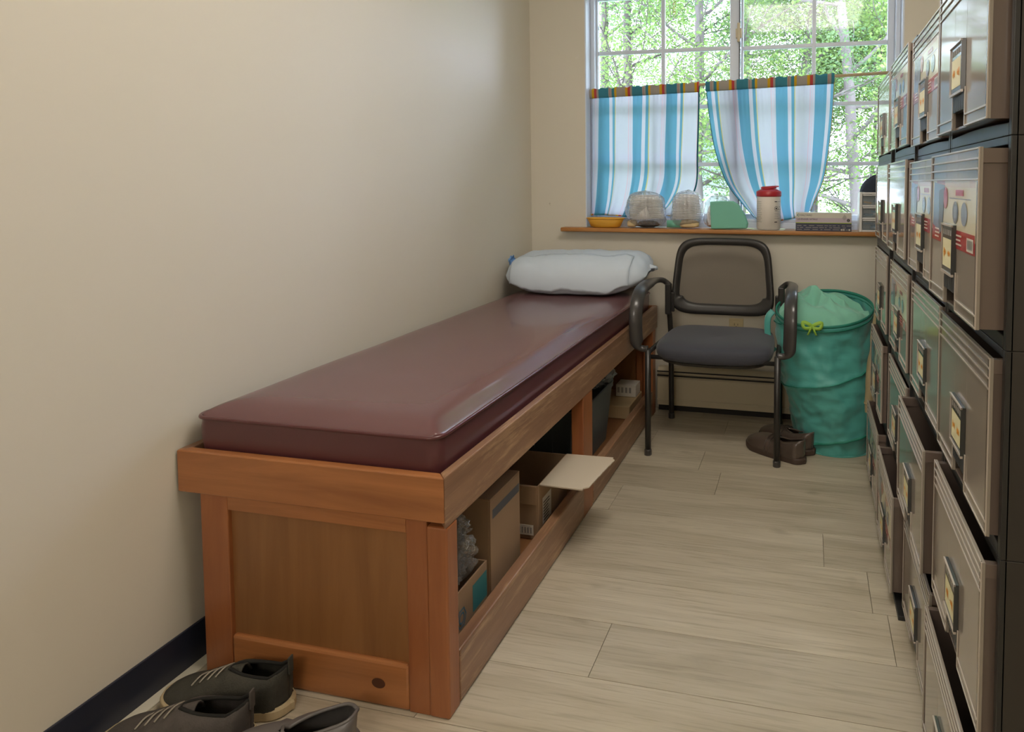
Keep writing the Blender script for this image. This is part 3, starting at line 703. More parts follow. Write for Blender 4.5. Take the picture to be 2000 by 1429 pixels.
filter_bag('domed clear bag of stacked white filters, second from the bowl', -.572, .078, .180, .010, 11,
    [('teal_sheet', B().box(-.66,-.59,2.985,2.99,SZ+.006,SZ+.040), M['tealp']), ('tan_sponge', lumpy(-.555, 2.998, SZ+.004, .050, .024, .038, 9, amp=.12), M['tansp'])])
t = thing('plastic_bag', 'milky loosely tied clear bag behind the teal pouch', 'bag', (-.43, 3.03, SZ), 'clear bags of supplies on the sill')
obj('bag_contents', lumpy(-.43, 3.035, SZ+.002, .045, .022, .12, 21, amp=.15), M['ribw'], t, smooth=True)
obj('bag_film', lumpy(-.425, 3.034, SZ+.0005, .072, .034, .165, 22, amp=.16), M['film2'], t, smooth=True, sub=1)
tp = B().prism([(-.446,SZ+.002),(-.280,SZ+.006),(-.276,SZ+.03),(-.292,SZ+.075),(-.320,SZ+.118),(-.346,SZ+.133),(-.40,SZ+.134),(-.452,SZ+.130)], 2.972, 2.992, lambda p,t: (p[0]+ (t-2.972)*.3,t,p[1]))
tag(obj('teal_pouch', tp, M['tealp'], bevel=.006, seg=3), 'flat teal pouch with one sloping side leaning beside the wipes tub', 'pouch')
# wipes canister
cn = thing('wipes_canister', 'round milky wipes canister with a red flip lid on the sill', 'canister', (-.180, 3.0, SZ))
cx, cy = -.180, 3.015
obj('canister_body', B().lathe([(.050,SZ),(.055,SZ+.004),(.0555,SZ+.10),(.055,SZ+.155),(.052,SZ+.159)], cx, cy, 40), M['canw'], cn, smooth=True)
obj('lid', B().lathe([(.0575,SZ+.153),(.0585,SZ+.156),(.0585,SZ+.174),(.056,SZ+.178),(.038,SZ+.186),(.033,SZ+.188)], cx, cy, 40), M['redp'], cn, smooth=True, bevel=0)
fb = B().lathe([(.033,0),(.036,.002),(.036,.011),(.031,.014),(0.001,.014)], 0, 0, 28).xf(Matrix.Translation((cx, cy, SZ+.187)) @ Matrix.Rotation(math.radians(-4), 4, 'Y'))
fb.add([(cx+.03,cy-.01,SZ+.196),(cx+.046,cy-.008,SZ+.197),(cx+.046,cy+.008,SZ+.197),(cx+.03,cy+.01,SZ+.196),(cx+.03,cy-.01,SZ+.203),(cx+.046,cy-.008,SZ+.202),(cx+.046,cy+.008,SZ+.202),(cx+.03,cy+.01,SZ+.203)], [(0,3,2,1),(4,5,6,7),(0,1,5,4),(1,2,6,5),(2,3,7,6),(3,0,4,7)])
obj('flip_cap', fb, M['redp'], cn, smooth=False)
def cyl_pt(a, z, r=.0562): return (cx+r*math.sin(a), cy-r*math.cos(a), z)
b = B()
def mark(a0, a1, z0, z1, m=0):
    n = 3
    for i in range(n):
        p, q = lerp(a0,a1,i/n), lerp(a0,a1,(i+1)/n); b.face([cyl_pt(p,z0),cyl_pt(q,z0),cyl_pt(q,z1),cyl_pt(p,z1)], m)
random.seed(8)
for i in range(12): mark(-1.25, -.50-random.uniform(0,.15), SZ+.036+i*.0085, SZ+.0375+i*.0085, 1)
mark(.55,.80,SZ+.128,SZ+.132); mark(.84,1.2,SZ+.129,SZ+.131,1)
for i in range(5): mark(.55, 1.15-random.uniform(0,.2), SZ+.052+i*.008, SZ+.0535+i*.008, 1)
mark(.55,.82,SZ+.034,SZ+.038)
for (a0, rr) in ((.72,.0105),):
    n = 18
    for r0, r1 in ((rr*.82, rr), (0, rr*.42)):
        for i in range(n):
            p, q = 2*PI*i/n, 2*PI*(i+1)/n
            g = lambda an, r_: cyl_pt(a0+math.cos(an)*r_/.056, SZ+.098+math.sin(an)*r_)
            b.face([g(p,r0),g(q,r0),g(q,r1),g(p,r1)], 0)
for i in range(3):
    an = 2*PI*i/3+PI/2; g = lambda q, r_: cyl_pt(1.08+math.cos(q)*r_/.056, SZ+.098+math.sin(q)*r_)
    b.face([g(an-.35,.011), g(an+.35,.011), g(an+.5,.005), g(an-.5,.005)], 1)
obj('printing', b, [M['ink'], M['grey']], cn, kind='stuff')
# glove box
GX, GXe, GY, GYe, GH = -.055, .190, 2.966, 3.04, .083
gb = thing('glove_box', 'pale grey and navy glove carton with a lime stripe on the sill', 'box', ((GX+GXe)/2, 3.0, SZ))
obj('carton', B().box(GX,GXe,GY,GYe,SZ,SZ+.036,1).box(GX,GXe,GY,GYe,SZ+.036,SZ+.039,2).box(GX,GXe,GY,GYe,SZ+.039,SZ+.060,3).box(GX,GXe,GY,GYe,SZ+.060,SZ+GH,0), [M['glw'],M['gln'],M['glg'],M['gll']], gb)
RX = Matrix.Rotation(PI/2, 4, 'X')
b = B(); T_ = lambda x, z: Matrix.Translation((x, GY-.0006, z)) @ RX
text_b('HALYARD', .0105, b, T_(GX+.019, SZ+.0685), 0, .0002, squash=1.15)
text_b('LAVENDER NITRILE', .0105, b, T_(GX+.006, SZ+.050), 0, .0002, squash=1.0)
b.lathe([(.0056,0),(.0056,.0004)], 0, 0, 20, m=2); nn = 40
b.v[-nn:] = [tuple(T_(GX+.0115, SZ+.0725) @ Vector(p)) for p in b.v[-nn:]]
b.lathe([(.0036,0),(.0036,.0006)], 0, 0, 16, m=3); b.v[-32:] = [tuple(T_(GX+.0125, SZ+.0725) @ Vector(p)) for p in b.v[-32:]]
b.lathe([(.0068,0),(.0068,.0004)], 0, 0, 20, m=0); b.v[-40:] = [tuple(T_(GXe-.014, SZ+.050) @ Vector(p)) for p in b.v[-40:]]
text_b('S', .009, b, Matrix.Translation((GXe-.0168, GY-.0014, SZ+.0468)) @ RX, 3, .0002)
random.seed(5)
for r_ in range(3):
    x = GX+.006
    while x < GXe-.02:
        l = random.uniform(.008,.03); b.add(*[[(x,GY-.0006,SZ+.006+r_*.009),(x+l,GY-.0006,SZ+.006+r_*.009),(x+l,GY-.0006,SZ+.0085+r_*.009),(x,GY-.0006,SZ+.0085+r_*.009)], [(0,1,2,3)]], m=1); x += l+random.uniform(.003,.012)
for xx in (GXe-.045, GXe-.036, GXe-.012): b.add([(xx,GY-.0008,SZ+.004),(xx+.006,GY-.0008,SZ+.004),(xx+.006,GY-.0008,SZ+.011),(xx,GY-.0008,SZ+.011)], [(0,1,2,3)], m=3)
obj('printing', b, [M['ink'], M['grey'], M['tealink'], M['glw']], gb, kind='stuff')
gd = B()
for i in range(10):
    a = lambda s: (GXe-.038+.012*math.sin(s*1.6+i), SZ+.052+.0025*i)
    gd.box(GXe-.036-.004*math.sin(i*.5), GXe-.028+.006*math.sin(i*.4), GY-.0007, GY-.0003, SZ+.052+i*.0026, SZ+.0535+i*.0026)
obj('glove_picture', gd, M['grey'], gb)
tag(obj('paper_sheet', B().grid(lambda u,v: (lerp(-.262,-.112,u)+.01*v, lerp(2.960,3.075,v), SZ+.0005+.001*math.sin(u*5)*v), 8, 4), M['lblw'], solid=.0006), 'white sheet of paper lying under the wipes canister', 'paper')
bpy.data.objects['wipes_canister'].location.z += .0022
# small white drawer tower with the knit cap on it
dt = thing('small_drawer_tower', 'small white tabletop tower of three clear drawers at the right end of the sill', 'drawers', (.315, 3.02, SZ))
DX0, DX1, DY0, DY1, DH = .223, .385, 2.968, 3.078, .176
b = B(); b.box(DX0,DX0+.012,DY0,DY1,SZ,SZ+DH); b.box(DX1-.012,DX1,DY0,DY1,SZ,SZ+DH); b.box(DX0,DX1,DY1-.004,DY1,SZ,SZ+DH)
for z in (0,.056,.112,.168): b.box(DX0+.012,DX1-.012,DY0,DY1,SZ+z,SZ+z+.008)
obj('case', b, M['drw'], dt, bevel=.002)
random.seed(12)
for i in range(3):
    z0 = SZ+.009+i*.056
    d = obj('drawer', B().box(DX0+.014,DX1-.014,DY0-.002,DY0+.001,z0,z0+.045), M['clear'], dt)
    obj('drawer_lip', B().box(DX0+.014,DX1-.014,DY0-.006,DY0,z0+.040,z0+.0455), M['drw'], d, bevel=.001)
    b = B()
    for j in range(7):
        xx = random.uniform(DX0+.02, DX1-.06); ll = random.uniform(.03,.045); a = random.uniform(-.3,.3)
        q = B().box(0,ll,0,.012,0,.008,random.choice([0,0,1,2])).xf(Matrix.Translation((xx, DY0+.006+.008*j, z0+.004+random.uniform(0,.018))) @ Matrix.Rotation(a,4,'Y'))
        b.add(q.v, q.f, q.m[0])
    obj('contents', b, [M['cont1'], M['cont2'], M['ribw']], d, kind='stuff')
cp = thing('knit_cap', 'dark navy knit cap lying on top of the small white drawer tower', 'cap', (.30, 3.02, SZ+DH))
def capf(u, v):
    a = 2*PI*u; t = v*PI/2; r = math.cos(t)**.8; c, s = math.cos(a), math.sin(a)
    x = .305+.078*c*r*(1+.12*nz(c*2,s*2,t)); y = 3.022+.05*s*r
    z = SZ+DH+.001+.078*math.sin(t)**.9*(1+.12*nz(c*3,s*3,4)) + .0
    return (x+.014*math.sin(t), y, z)
obj('crown', B().grid(capf, 28, 10, cu=True), M['navyf'], cp, smooth=True, sub=1)
obj('folded_brim', B().tube([(.312+.068*math.cos(a)*.8, 3.022+.046*math.sin(a), SZ+DH+.017+.022*math.cos(a)) for a in [2*PI*i/28 for i in range(28)]], .012, 10, closed=True), M['navyf'], cp, smooth=True)
obj('painted_sheen', B().grid(lambda u,v: (.335+.022*u-.01*v, 2.976-.004*math.sin(u*PI)*1, SZ+DH+.020+.030*v+.01*u), 6, 6), M['shine'], cp, smooth=True, solid=.002)  # lighter grey patch, a sheen painted onto the cap
# copper clip chain hanging in the window and the small mark on the pane
pcn = thing('paperclip_chain', 'copper paperclip chain hanging against the upper left window panes', 'chain', (-.648, 3.10, 1.90))
zz = 1.905
for i in range(4):
    pts = []
    for k_ in range(20):
        a = 2*PI*k_/20; pts.append((-.648+(.0055*math.cos(a))*(1 if i % 2 == 0 else .7), 3.103+(.002*math.cos(a) if i % 2 else 0), zz+.022*(.5+.5*i*2)+ (math.copysign(.011,math.sin(a)) if abs(math.sin(a)) > .2 else 0)+.005*math.sin(a)))
    obj('link', B().tube(pts, .0008, 6, closed=True), M['clip'], pcn, smooth=True)
b = B(); text_b('D', .024, b, Matrix.Translation((-1.045, 3.1255, 1.868)) @ RX, 0, .0002)
wm = obj('pane_mark', b, M['track'], win)

# ------------------------------------------------------------------ hamper with laundry
HC = (.074, 2.764)
hm = thing('laundry_hamper', 'tall round teal pop-up laundry hamper beside the chair', 'hamper', (HC[0], HC[1], 0))
def ham_top(a): return .572-.040*math.sin(-a)*-1*-1 if False else .572+.042*math.sin(a)+.012*math.cos(a)
def ham(u, v, off=0):
    a = 2*PI*u; zt = ham_top(a); z = zt*v
    r = .198+.010*math.sin(v*7+a)+.014*nz(math.cos(a)*2.5, math.sin(a)*2.5, v*5)+.007*nz(math.cos(a)*7, math.sin(a)*7, v*16+a)-.012*abs(nz(math.cos(a)*3+v*3, math.sin(a)*3, v*9-a*1.2))
    sp = ((a/(2*PI)*1.0-v*2.2) % 1.0); r += .007*math.exp(-((sp-.5)/.05)**2)          # spiral wire shows through
    r *= .87+.13*min(1, v*2.0)
    if v > .97: r = .199
    cx_ = HC[0]+lerp(.046, -.004, v)
    return (cx_+(r+off)*math.cos(a), HC[1]+(r*.985+off)*math.sin(a)*.98, max(z, .001))
obj('fabric_body', B().grid(ham, 96, 70, cu=True), M['teal'], hm, smooth=True, solid=.0015)
obj('bottom_disc', B().lathe([(.165,.001),(.165,.004)], HC[0]+.046, HC[1], 40), M['teal'], hm)
def rim(i, n=72, dz=0, dr=0):
    a = 2*PI*i/n; q = ham(i/n, 1, dr); return (q[0], q[1], q[2]+dz)
obj('rim', B().tube([rim(i) for i in range(72)], .007, 8, closed=True, rx=.004), M['tealtrim'], hm, smooth=True)
obj('rim_binding', B().tube([rim(i, 72, -.018, .002) for i in range(72)], .004, 8, closed=True, rx=.002), M['tealtrim'], hm, smooth=True)
sp = []
for i in range(150):
    v = .06+.88*i/149; u = ((.5+v*2.2) % 1.0); sp.append(ham(u % 1.0, v, .001))
obj('spiral_binding', B().tube(sp, .006, 6, rx=.0025), M['tealtrim'], hm, smooth=True)
st = smooth_path([(HC[0]-.215,HC[1]-.03,.555),(HC[0]-.235,HC[1]-.04,.53),(HC[0]-.238,HC[1]-.04,.47),(HC[0]-.228,HC[1]-.04,.41),(HC[0]-.205,HC[1]-.03,.385)], 16)
obj('carry_strap', B().tube(st, .014, 8, rx=.0025, up=(1,0,0)), M['teal'], hm, smooth=True)
def clo(u, v):
    a = 2*PI*u; r = .186*v; x = HC[0]-.006+r*math.cos(a); y = HC[1]+r*math.sin(a)*.97
    edge = ham_top(a)-.020
    h = .655-.20*v**2.2
    h = max(min(h, .66), 0)
    rid = abs(nz(x*9+1.5*y*4, y*7, 2.0)); rid2 = abs(nz(x*18, y*16+x*5, 5.0))
    z = lerp(.596, edge, v**5)+.085*(.30-rid)*(1-v*.6)+.050*(.25-abs(nz(x*7+y*12, (x-y)*5+3, 8.0)))*(1-.5*v)+.034*(.3-rid2)+.035*math.exp(-((x-.01)/.06)**2-((y-2.80)/.07)**2)
    z -= .06*math.exp(-((x-.20)/.05)**2-((y-2.80)/.09)**2)
    return (x, y, z)
ld = obj('laundry_pile', B().grid(clo, 72, 30, cu=True), M['mint'], smooth=True, sub=1, kind='stuff')
tag(ld, 'crumpled seafoam green laundry heaped in the top of the teal hamper', 'laundry')
lb = thing('ribbon_bow', 'lime green ribbon tied to the front rim of the teal hamper', 'ribbon', (.02, 2.545, .53))
bx, by, bz = .020, 2.560, .535
for s in (-1, 1):
    pts = smooth_path([(bx,by,bz),(bx+s*.016,by-.008,bz+.012),(bx+s*.036,by-.004,bz+.016),(bx+s*.030,by-.008,bz-.006),(bx,by-.003,bz-.006)], 14)
    obj('loop', B().tube(pts, .008, 6, rx=.0012), M['lime'], lb, smooth=True)
    obj('tail', B().tube(smooth_path([(bx,by-.002,bz),(bx+s*.008,by-.008,bz-.016),(bx+s*.016,by-.004,bz-.034)], 8), .006, 6, rx=.001), M['lime'], lb, smooth=True)
# khaki bag on the far end of the storage wall
kb = thing('hanging_bag', 'khaki cotton bag hanging between the hamper and the stacked drawers', 'bag', (.30, 2.55, .20))
def khk(u, v):
    a = 2*PI*u; r = .030+.016*math.sin(v*PI)+.008*nz(math.cos(a)*2,math.sin(a)*2,v*7)
    r *= .35+.65*min(1, v*3); c, s = math.cos(a), math.sin(a)
    return (.272-.012*v+.012*math.sin(v*5)+r*c*.8*(1+.15*math.sin(a*5+v*3)), 2.552+r*s*1.0, lerp(.70, .215, v))
obj('bag_cloth', B().grid(khk, 30, 30, cu=True), M['khaki'], kb, smooth=True, sub=1)
obj('drawstring', B().tube(smooth_path([(.275,2.553,.68),(.274,2.552,.72),(.283,2.548,.80),(.30,2.52,.83)], 10), .004, 6), M['khaki'], kb, smooth=True)
obj('hem_seam', B().tube([khk(i/30, .93) for i in range(30)], .003, 6, closed=True), M['khaki'], kb, smooth=True)

# ------------------------------------------------------------------ shoes
def shoe(name, label, cat, L, W, H, mats, style, loc, rot, group, heelh=.0):
    """toe towards +x, heel at 0; mats: upper, sole, lining, lace"""
    t = thing(name, label, cat, (loc[0], loc[1], .0), group, rot)
    ORG[t.name] = (0,0,0)
    def hw(u): # half width
        base = .5*W*(.70+.30*math.sin(min(1,max(0,(u-.15)/.85))*PI*.78))
        if u < .14: base *= math.sqrt(max(0, 1-((.14-u)/.14)**2))*1.0
        if u > .76: base *= math.sqrt(max(0, 1-((u-.76)/.24)**2.0))
        return max(base, .0008)
    sh = .024 if style != 'clog' else .026
    def top(u):
        if style == 'sneaker':
            return lerp(H, H*.80, min(1,u/.12)) if u < .12 else (lerp(H*.80, H*.86, (u-.12)/.33) if u < .45 else lerp(H*.86, H*.50, min(1,(u-.45)/.33)) if u < .78 else H*.50*math.sqrt(max(.02, 1-((u-.78)/.26)**2)))
        if style == 'clog':
            return lerp(H*.86, H*.80, u/.45) if u < .45 else (H*.90 if u < .62 else H*.90*math.sqrt(max(.05,1-((u-.62)/.42)**2)))
        return lerp(H*.86, H*.62, u/.3) if u < .3 else lerp(H*.62, H*.66, (u-.3)/.25) if u < .55 else H*.66*math.sqrt(max(.06,1-((u-.55)/.5)**2))
    ue = .50 if style == 'sneaker' else (.50 if style == 'clog' else .52)
    def opn(u):
        if u > ue: return 0
        k_ = .62 if u > .05 else .55
        return hw(u)*k_*(1-(u/ue)**3) if u > .0 else hw(u)*.5
    # sole
    P = [(L*u, hw(u)*1.05) for u in [.5-.5*math.cos(PI*i/36) for i in range(37)]]
    out = [(x-.004 if i == 0 else x, y) for i,(x,y) in enumerate(P)]+[(x,-y) for x,y in reversed(P)]
    out = [(lerp(L*.5, x, 1.03), y) for x, y in out]
    b = B(); n = len(out)
    lv = [(0,.96),(.004,1.0),(sh-.005,1.0),(sh,.975)]
    vs = [(lerp(L*.5,p[0],s), p[1]*s, z+ (.010*max(0,(p[0]/L-.82)/.18)**2 if z < .01 else .004*max(0,(p[0]/L-.8)/.2))) for z, s in lv for p in out]
    fs = [(k_*n+i, k_*n+(i+1)%n, (k_+1)*n+(i+1)%n, (k_+1)*n+i) for k_ in range(3) for i in range(n)]+[tuple(reversed(range(n))), tuple(range(3*n,4*n))]
    obj('sole', b.add(vs, fs), mats[1], t, smooth=False, bevel=.0)
    # upper: left wall -> rim / over the toe
    def up(side):
        def f(u, v):
            u = .5-.5*math.cos(PI*u); w_ = hw(u); h = top(u); o = opn(u); a = v*PI/2
            if o > 0: y = lerp(w_, o, v**1.6)+.10*w_*math.sin(v*PI); z = sh*.6+(h-sh*.6)*math.sin(a)**.85
            else: y = w_*math.cos(a)**.75; z = sh*.6+(h-sh*.6)*math.sin(a)**.8
            x = L*u + (.006*(1-v) if u < .05 else 0)
            return (x, side*y, z+.0012*nz(x*60, y*60, v*4))
        return f
    b = B(); b.grid(up(1), 44, 10); b.grid(up(-1), 44, 10, flip=True)
    obj('upper', b, mats[0], t, smooth=True, solid=.003, weld=True)
    b = B(); Q = [(L*u, hw(u)*.9) for u in [.02+i/26*.9 for i in range(24)]]; b.face([(x,y,sh+.004) for x,y in Q]+[(x,-y,sh+.004) for x,y in reversed(Q)])
    obj('insole', b, mats[2], t)
    rp = [(L*u, opn(u), top(u)+.001) for u in [i/16*ue for i in range(16)]]; rr = rp+[(x,-y,z) for x,y,z in reversed(rp)]
    obj('collar', B().tube(rr, .0035, 8, closed=True), mats[2] if style == 'sneaker' else mats[0], t, smooth=True)
    if style == 'sneaker':
        obj('tongue', B().grid(lambda u,v: (L*(.36+.16*u), (v-.5)*.040, top(.5)+.012-.010*u-.10*abs(v-.5)**2), 6, 6), mats[0], t, smooth=True, solid=.003)
        for i in range(4):
            u = .52+.065*i; w_ = .020; z = top(u)+.004
            lz = B().tube(smooth_path([(L*u-.004,-w_,z-.005),(L*u,0,z+.002),(L*u+.006,w_,z-.005)], 8), .0018, 6)
            obj('lace', lz, mats[3], t, smooth=True)
        obj('toe_cap', B().tube([(L*u, hw(u)*1.02, sh+.004) for u in [.72+.28*i/12 for i in range(13)]]+[(L*u, -hw(u)*1.02, sh+.004) for u in [1-.28*i/12 for i in range(13)]], .004, 6), mats[1], t, smooth=True)
        obj('pull_tab', B().box(-.003,.001,-.007,.007,H*.8,H+.016), mats[0], t, bevel=.0015)
    if style == 'loafer':
        for u in (.50, .56):
            pts = [(L*u, *[(hw(u)*1.01*math.cos(a)**.75 if a < PI/2-1e-6 else 0)][0:1], sh*.6+(top(u)-sh*.6)*math.sin(a)**.8+.002) for a in [PI/2*i/8 for i in range(9)]]
            full = pts+[(p[0],-p[1],p[2]) for p in reversed(pts[:-1])]
            obj('strap', B().tube(full, .0016, 6, rx=.006), mats[3], t, smooth=True)
    return t
def place_shoe(name, label, cat, L, W, H, mats, style, toe, heel, group):
    d = Vector((toe[0]-heel[0], toe[1]-heel[1], 0)); return shoe(name, label, cat, d.length if L is None else L, W, H, mats, style, (heel[0], heel[1]), math.atan2(d.y, d.x), group)
sk = [M['sneak'], M['sole'], M['lining'], M['lace']]; sk2 = [M['sneak2'], M['sole'], M['lining'], M['lace']]
place_shoe('sneaker', 'dark canvas sneaker nearest the bench end, heel against the wood', 'shoe', .275, .098, .100, sk, 'sneaker', (-1.315,1.052), (-1.045,1.090), 'shoes on the floor by the bench end')
place_shoe('sneaker', 'dark canvas sneaker lying in front of its partner, beside the grey clog', 'shoe', .285, .100, .098, sk2, 'sneaker', (-1.325,.935), (-1.050,1.000), 'shoes on the floor by the bench end')
place_shoe('rubber_clog', 'grey slip-on clog with a wide open heel, near the bench corner', 'shoe', .27, .122, .090, [M['clogr'],M['clogr'],M['lining'],M['lace']], 'clog', (-1.055,.890), (-.845,1.040), 'shoes on the floor by the bench end')
lf = [M['leather'], M['lsole'], M['lining'], M['leather']]
place_shoe('leather_shoe', 'dark brown leather slip-on with straps, just behind the right chair leg', 'shoe', .275, .105, .106, lf, 'loafer', (-.235,2.665), (-.005,2.515), 'brown leather shoes beside the hamper')
place_shoe('leather_shoe', 'dark brown leather slip-on half behind its partner, touching the teal hamper', 'shoe', .275, .105, .106, lf, 'loafer', (-.190,2.775), (.030,2.605), 'brown leather shoes beside the hamper')

# ------------------------------------------------------------------ things stored under the bench
SH = .0552
def carton(name, label, x0,x1,y0,y1,z1, open_=False, group='cartons stored in the bench'):
    t = thing(name, label, 'box', ((x0+x1)/2,(y0+y1)/2,SH), group); th = .004
    b = B()
    b.box(x0,x0+th,y0,y1,SH,z1); b.box(x1-th,x1,y0,y1,SH,z1); b.box(x0+th,x1-th,y0,y0+th,SH,z1); b.box(x0+th,x1-th,y1-th,y1,SH,z1); b.box(x0+th,x1-th,y0+th,y1-th,SH,SH+th)
    obj('carton_walls', b, M['card'], t, bevel=.0015)
    if not open_:
        ym = (x0+x1)/2; obj('top_flap', B().box(x0,ym-.001,y0,y1,z1,z1+.004), M['card'], t, bevel=.001); obj('top_flap', B().box(ym+.001,x1,y0,y1,z1,z1+.004), M['card'], t, bevel=.001)
    return t
c1 = carton('cardboard_box', 'small cardboard box with teal print under bunched clear plastic, nearest bay end', -1.0, -.765, 1.235, 1.405, .172, True)
obj('teal_print', B().add([(-.7644,1.335,.085),(-.7644,1.402,.085),(-.7644,1.402,.150),(-.7644,1.335,.150)], [(0,1,2,3)]), M['tealink'], c1)
b = B()
for r0, r1 in ((.017,.021),(.008,.012)):
    n = 6 if r0 > .01 else 20
    for i in range(n):
        p, q = 2*PI*i/n, 2*PI*(i+1)/n
        b.face([(-.7643,1.285+r0*math.cos(p),.105+r0*1.2*math.sin(p)),(-.7643,1.285+r0*math.cos(q),.105+r0*1.2*math.sin(q)),(-.7643,1.285+r1*math.cos(q),.105+r1*1.2*math.sin(q)),(-.7643,1.285+r1*math.cos(p),.105+r1*1.2*math.sin(p))])
obj('round_emblem', b, M['blueink'], c1)
pf = thing('plastic_wrap', 'bunched clear plastic film spilling from the small cardboard box', 'plastic', (-.86,1.31,.15), None)
def crum(cx,cy,z0,rx,ry,h,seed,amp=.35):
    def f(u,v):
        a = 2*PI*u; t = v*PI; r = math.sin(t)**.8; c,s = math.cos(a),math.sin(a)
        k_ = 1+amp*nz(c*1.8+seed,s*1.8,t*1.5)-amp*1.5*abs(nz(c*4+t*2,s*4+seed,t*3))-amp*.8*abs(nz(c*9,s*9+t,t*7+seed))
        return (cx+rx*r*c*k_, cy+ry*r*s*k_, z0+h*(1-math.cos(t))/2*(1+.15*nz(c*3,s*3,seed)))
    return B().grid(f, 36, 22, cu=True)
obj('film_bunch', crum(-.815,1.335,.150,.048,.062,.120,3,.5), M['film'], pf, smooth=False)
obj('film_neck', crum(-.805,1.33,.250,.038,.040,.065,8,.6), M['film'], pf, smooth=False)
c2 = carton('cardboard_box', 'tall brown cardboard box with a dark printed band near its top', -1.02, -.762, 1.420, 1.585, .312)
b = B().add([(-.7614,1.43,.262),(-.7614,1.580,.262),(-.7614,1.580,.285),(-.7614,1.43,.285)], [(0,1,2,3)])
obj('printed_band', b, M['tape'], c2)
c3 = carton('cardboard_box', 'open cardboard carton in the bench with its pale flap folded out over the floor', -1.10, -.762, 1.705, 1.935, .215, True)
def flp(u, v):
    x = lerp(-.760, lerp(-.612,-.588,v)+.004*nz(v*30,3)+(.0 if .06<v<.94 else -.012), u); y = lerp(lerp(1.712,1.700,u), lerp(1.930,1.925,u), v)
    return (x, y, .2165+.004*u+.003*math.sin(v*3)*u)
obj('side_flap', B().grid(flp, 8, 24), M['flap'], c3, smooth=False, solid=.0035)
obj('side_flap', B().box(-1.096,-.766,1.700,1.704,.16,.215), M['card'], c3, bevel=.001)
lb3 = B().add([(-.7614,1.735,.085),(-.7614,1.80,.085),(-.7614,1.80,.165),(-.7614,1.735,.165)], [(0,1,2,3)]); obj('shipping_label', lb3, M['lblw'], c3)
b = B(); random.seed(3)
for i in range(7): b.add([(-.7610,1.741,.093+i*.009),(-.7610,1.741+random.uniform(.03,.052),.093+i*.009),(-.7610,1.741+random.uniform(.03,.052),.0965+i*.009),(-.7610,1.741,.0965+i*.009)], [(0,1,2,3)])
obj('label_print', b, M['ink'], c3)
b = B().box(-.86,-.775,1.6985,1.6995,.070,.100); obj('tape_label', b, M['lblw'], c3)
b = B()
for i in range(9): b.box(-.856+i*.009,-.852+i*.009,1.6978,1.6984,.076,.094)
obj('label_print', b, M['grey'], c3)
# grey bin and the bag over it
bn = thing('storage_bin', 'large grey plastic bin stored in the far bay of the bench', 'bin', (-.97,2.29,SH))
bp_ = lambda s0, z: [(lerp(-.985,x,s0), lerp(2.30,y,s0), z) for x,y in rrect(-1.19,-.772,2.09,2.50,.03)]
b = B(); lv = [(.88,SH),(.98,.27),(1.0,.272),(1.0,.292),(.97,.292),(.95,.27),(.86,SH+.006)]; n = len(rrect(0,1,0,1,.1))
vs = [p for s0,z in lv for p in bp_(s0,z)]; fs = [(k_*n+i,k_*n+(i+1)%n,(k_+1)*n+(i+1)%n,(k_+1)*n+i) for k_ in range(len(lv)-1) for i in range(n)]+[tuple(reversed(range(n))), tuple(range((len(lv)-1)*n,len(lv)*n))]
obj('bin_body', b.add(vs, fs), M['bin'], bn, smooth=False, bevel=.001)
for i in range(5): obj('rib', B().box(-1.10+i*.07,-1.092+i*.07,2.098,2.115,.08,.26), M['bin'], bn)
tag(obj('crumpled_bag', crum(-.845,2.47,.262,.085,.13,.125,14,.4), M['film3'], smooth=False), 'crumpled cloudy plastic bag heaped on the grey bin', 'bag')
wb = thing('white_carton', 'small white printed carton in the far corner of the bench bay', 'box', (-.80,2.83,SH))
obj('carton_body', B().box(-.86,-.765,2.80,2.88,SH+.06,SH+.115), M['lblw'], wb, bevel=.002)
b = B()
for i, xx in enumerate((-.852,-.834,-.815,-.797)): b.box(xx,xx+.010,2.7988,2.7996,SH+.078,SH+.103)
obj('printing', b, M['grey'], wb, kind='stuff')
tag(obj('tan_tray', B().box(-1.0,-.762,2.68,2.90,SH,SH+.058), M['tan'], bevel=.004), 'tan low box beneath the small white carton in the bench', 'box')

# ------------------------------------------------------------------ stacked drawer units on the right
UW, UH, UD = .372, .2895, .42
def unit_parts(sticker):
    """local: front plane x=0 facing -x, y 0..UW, z 0..UH. returns root (unlinked location)"""
    return None
def frame_b():
    b = B()
    b.box(0, UD, 0, .010, 0, UH, 1); b.box(0, UD, UW-.010, UW, 0, UH, 1); b.box(UD-.008, UD, .01, UW-.01, 0, UH, 1)
    b.box(.0, UD-.008, .01, UW-.01, UH-.010, UH, 0); b.box(.0, UD-.008, .01, UW-.01, 0, .010, 0)
    # corner posts and rails on the front
    b.box(-.006, .004, 0, .012, 0, UH, 0); b.box(-.006, .004, UW-.012, UW, 0, UH, 0); b.box(-.006, .004, .012, UW-.012, UH-.012, UH, 0)
    n = 16; pts = [(.012+(UW-.024)*i/n, .0175+.004*math.sin(PI*i/n)) for i in range(n+1)]
    poly = [(.012, 0)]+[(UW-.012, 0)]+[(p[0], p[1]) for p in reversed(pts)]
    b.prism(poly, -.006, .004, lambda p,t: (t,p[0],p[1]), 0)
    for yy in (0,): 
        for zz_ in (.05, .22):
            for dx in (.03, .045, .2):
                q = [(dx+.003*math.cos(2*PI*i/8), -.0008, zz_+.003*math.sin(2*PI*i/8)) for i in range(8)]; b.face(q, 2)
    return b
FP0, FP1, FZa, FZb = .014, UW-.014, .0235, UH-.014      # drawer front extents
YC = UW/2; NH = .041                                    # notch half width
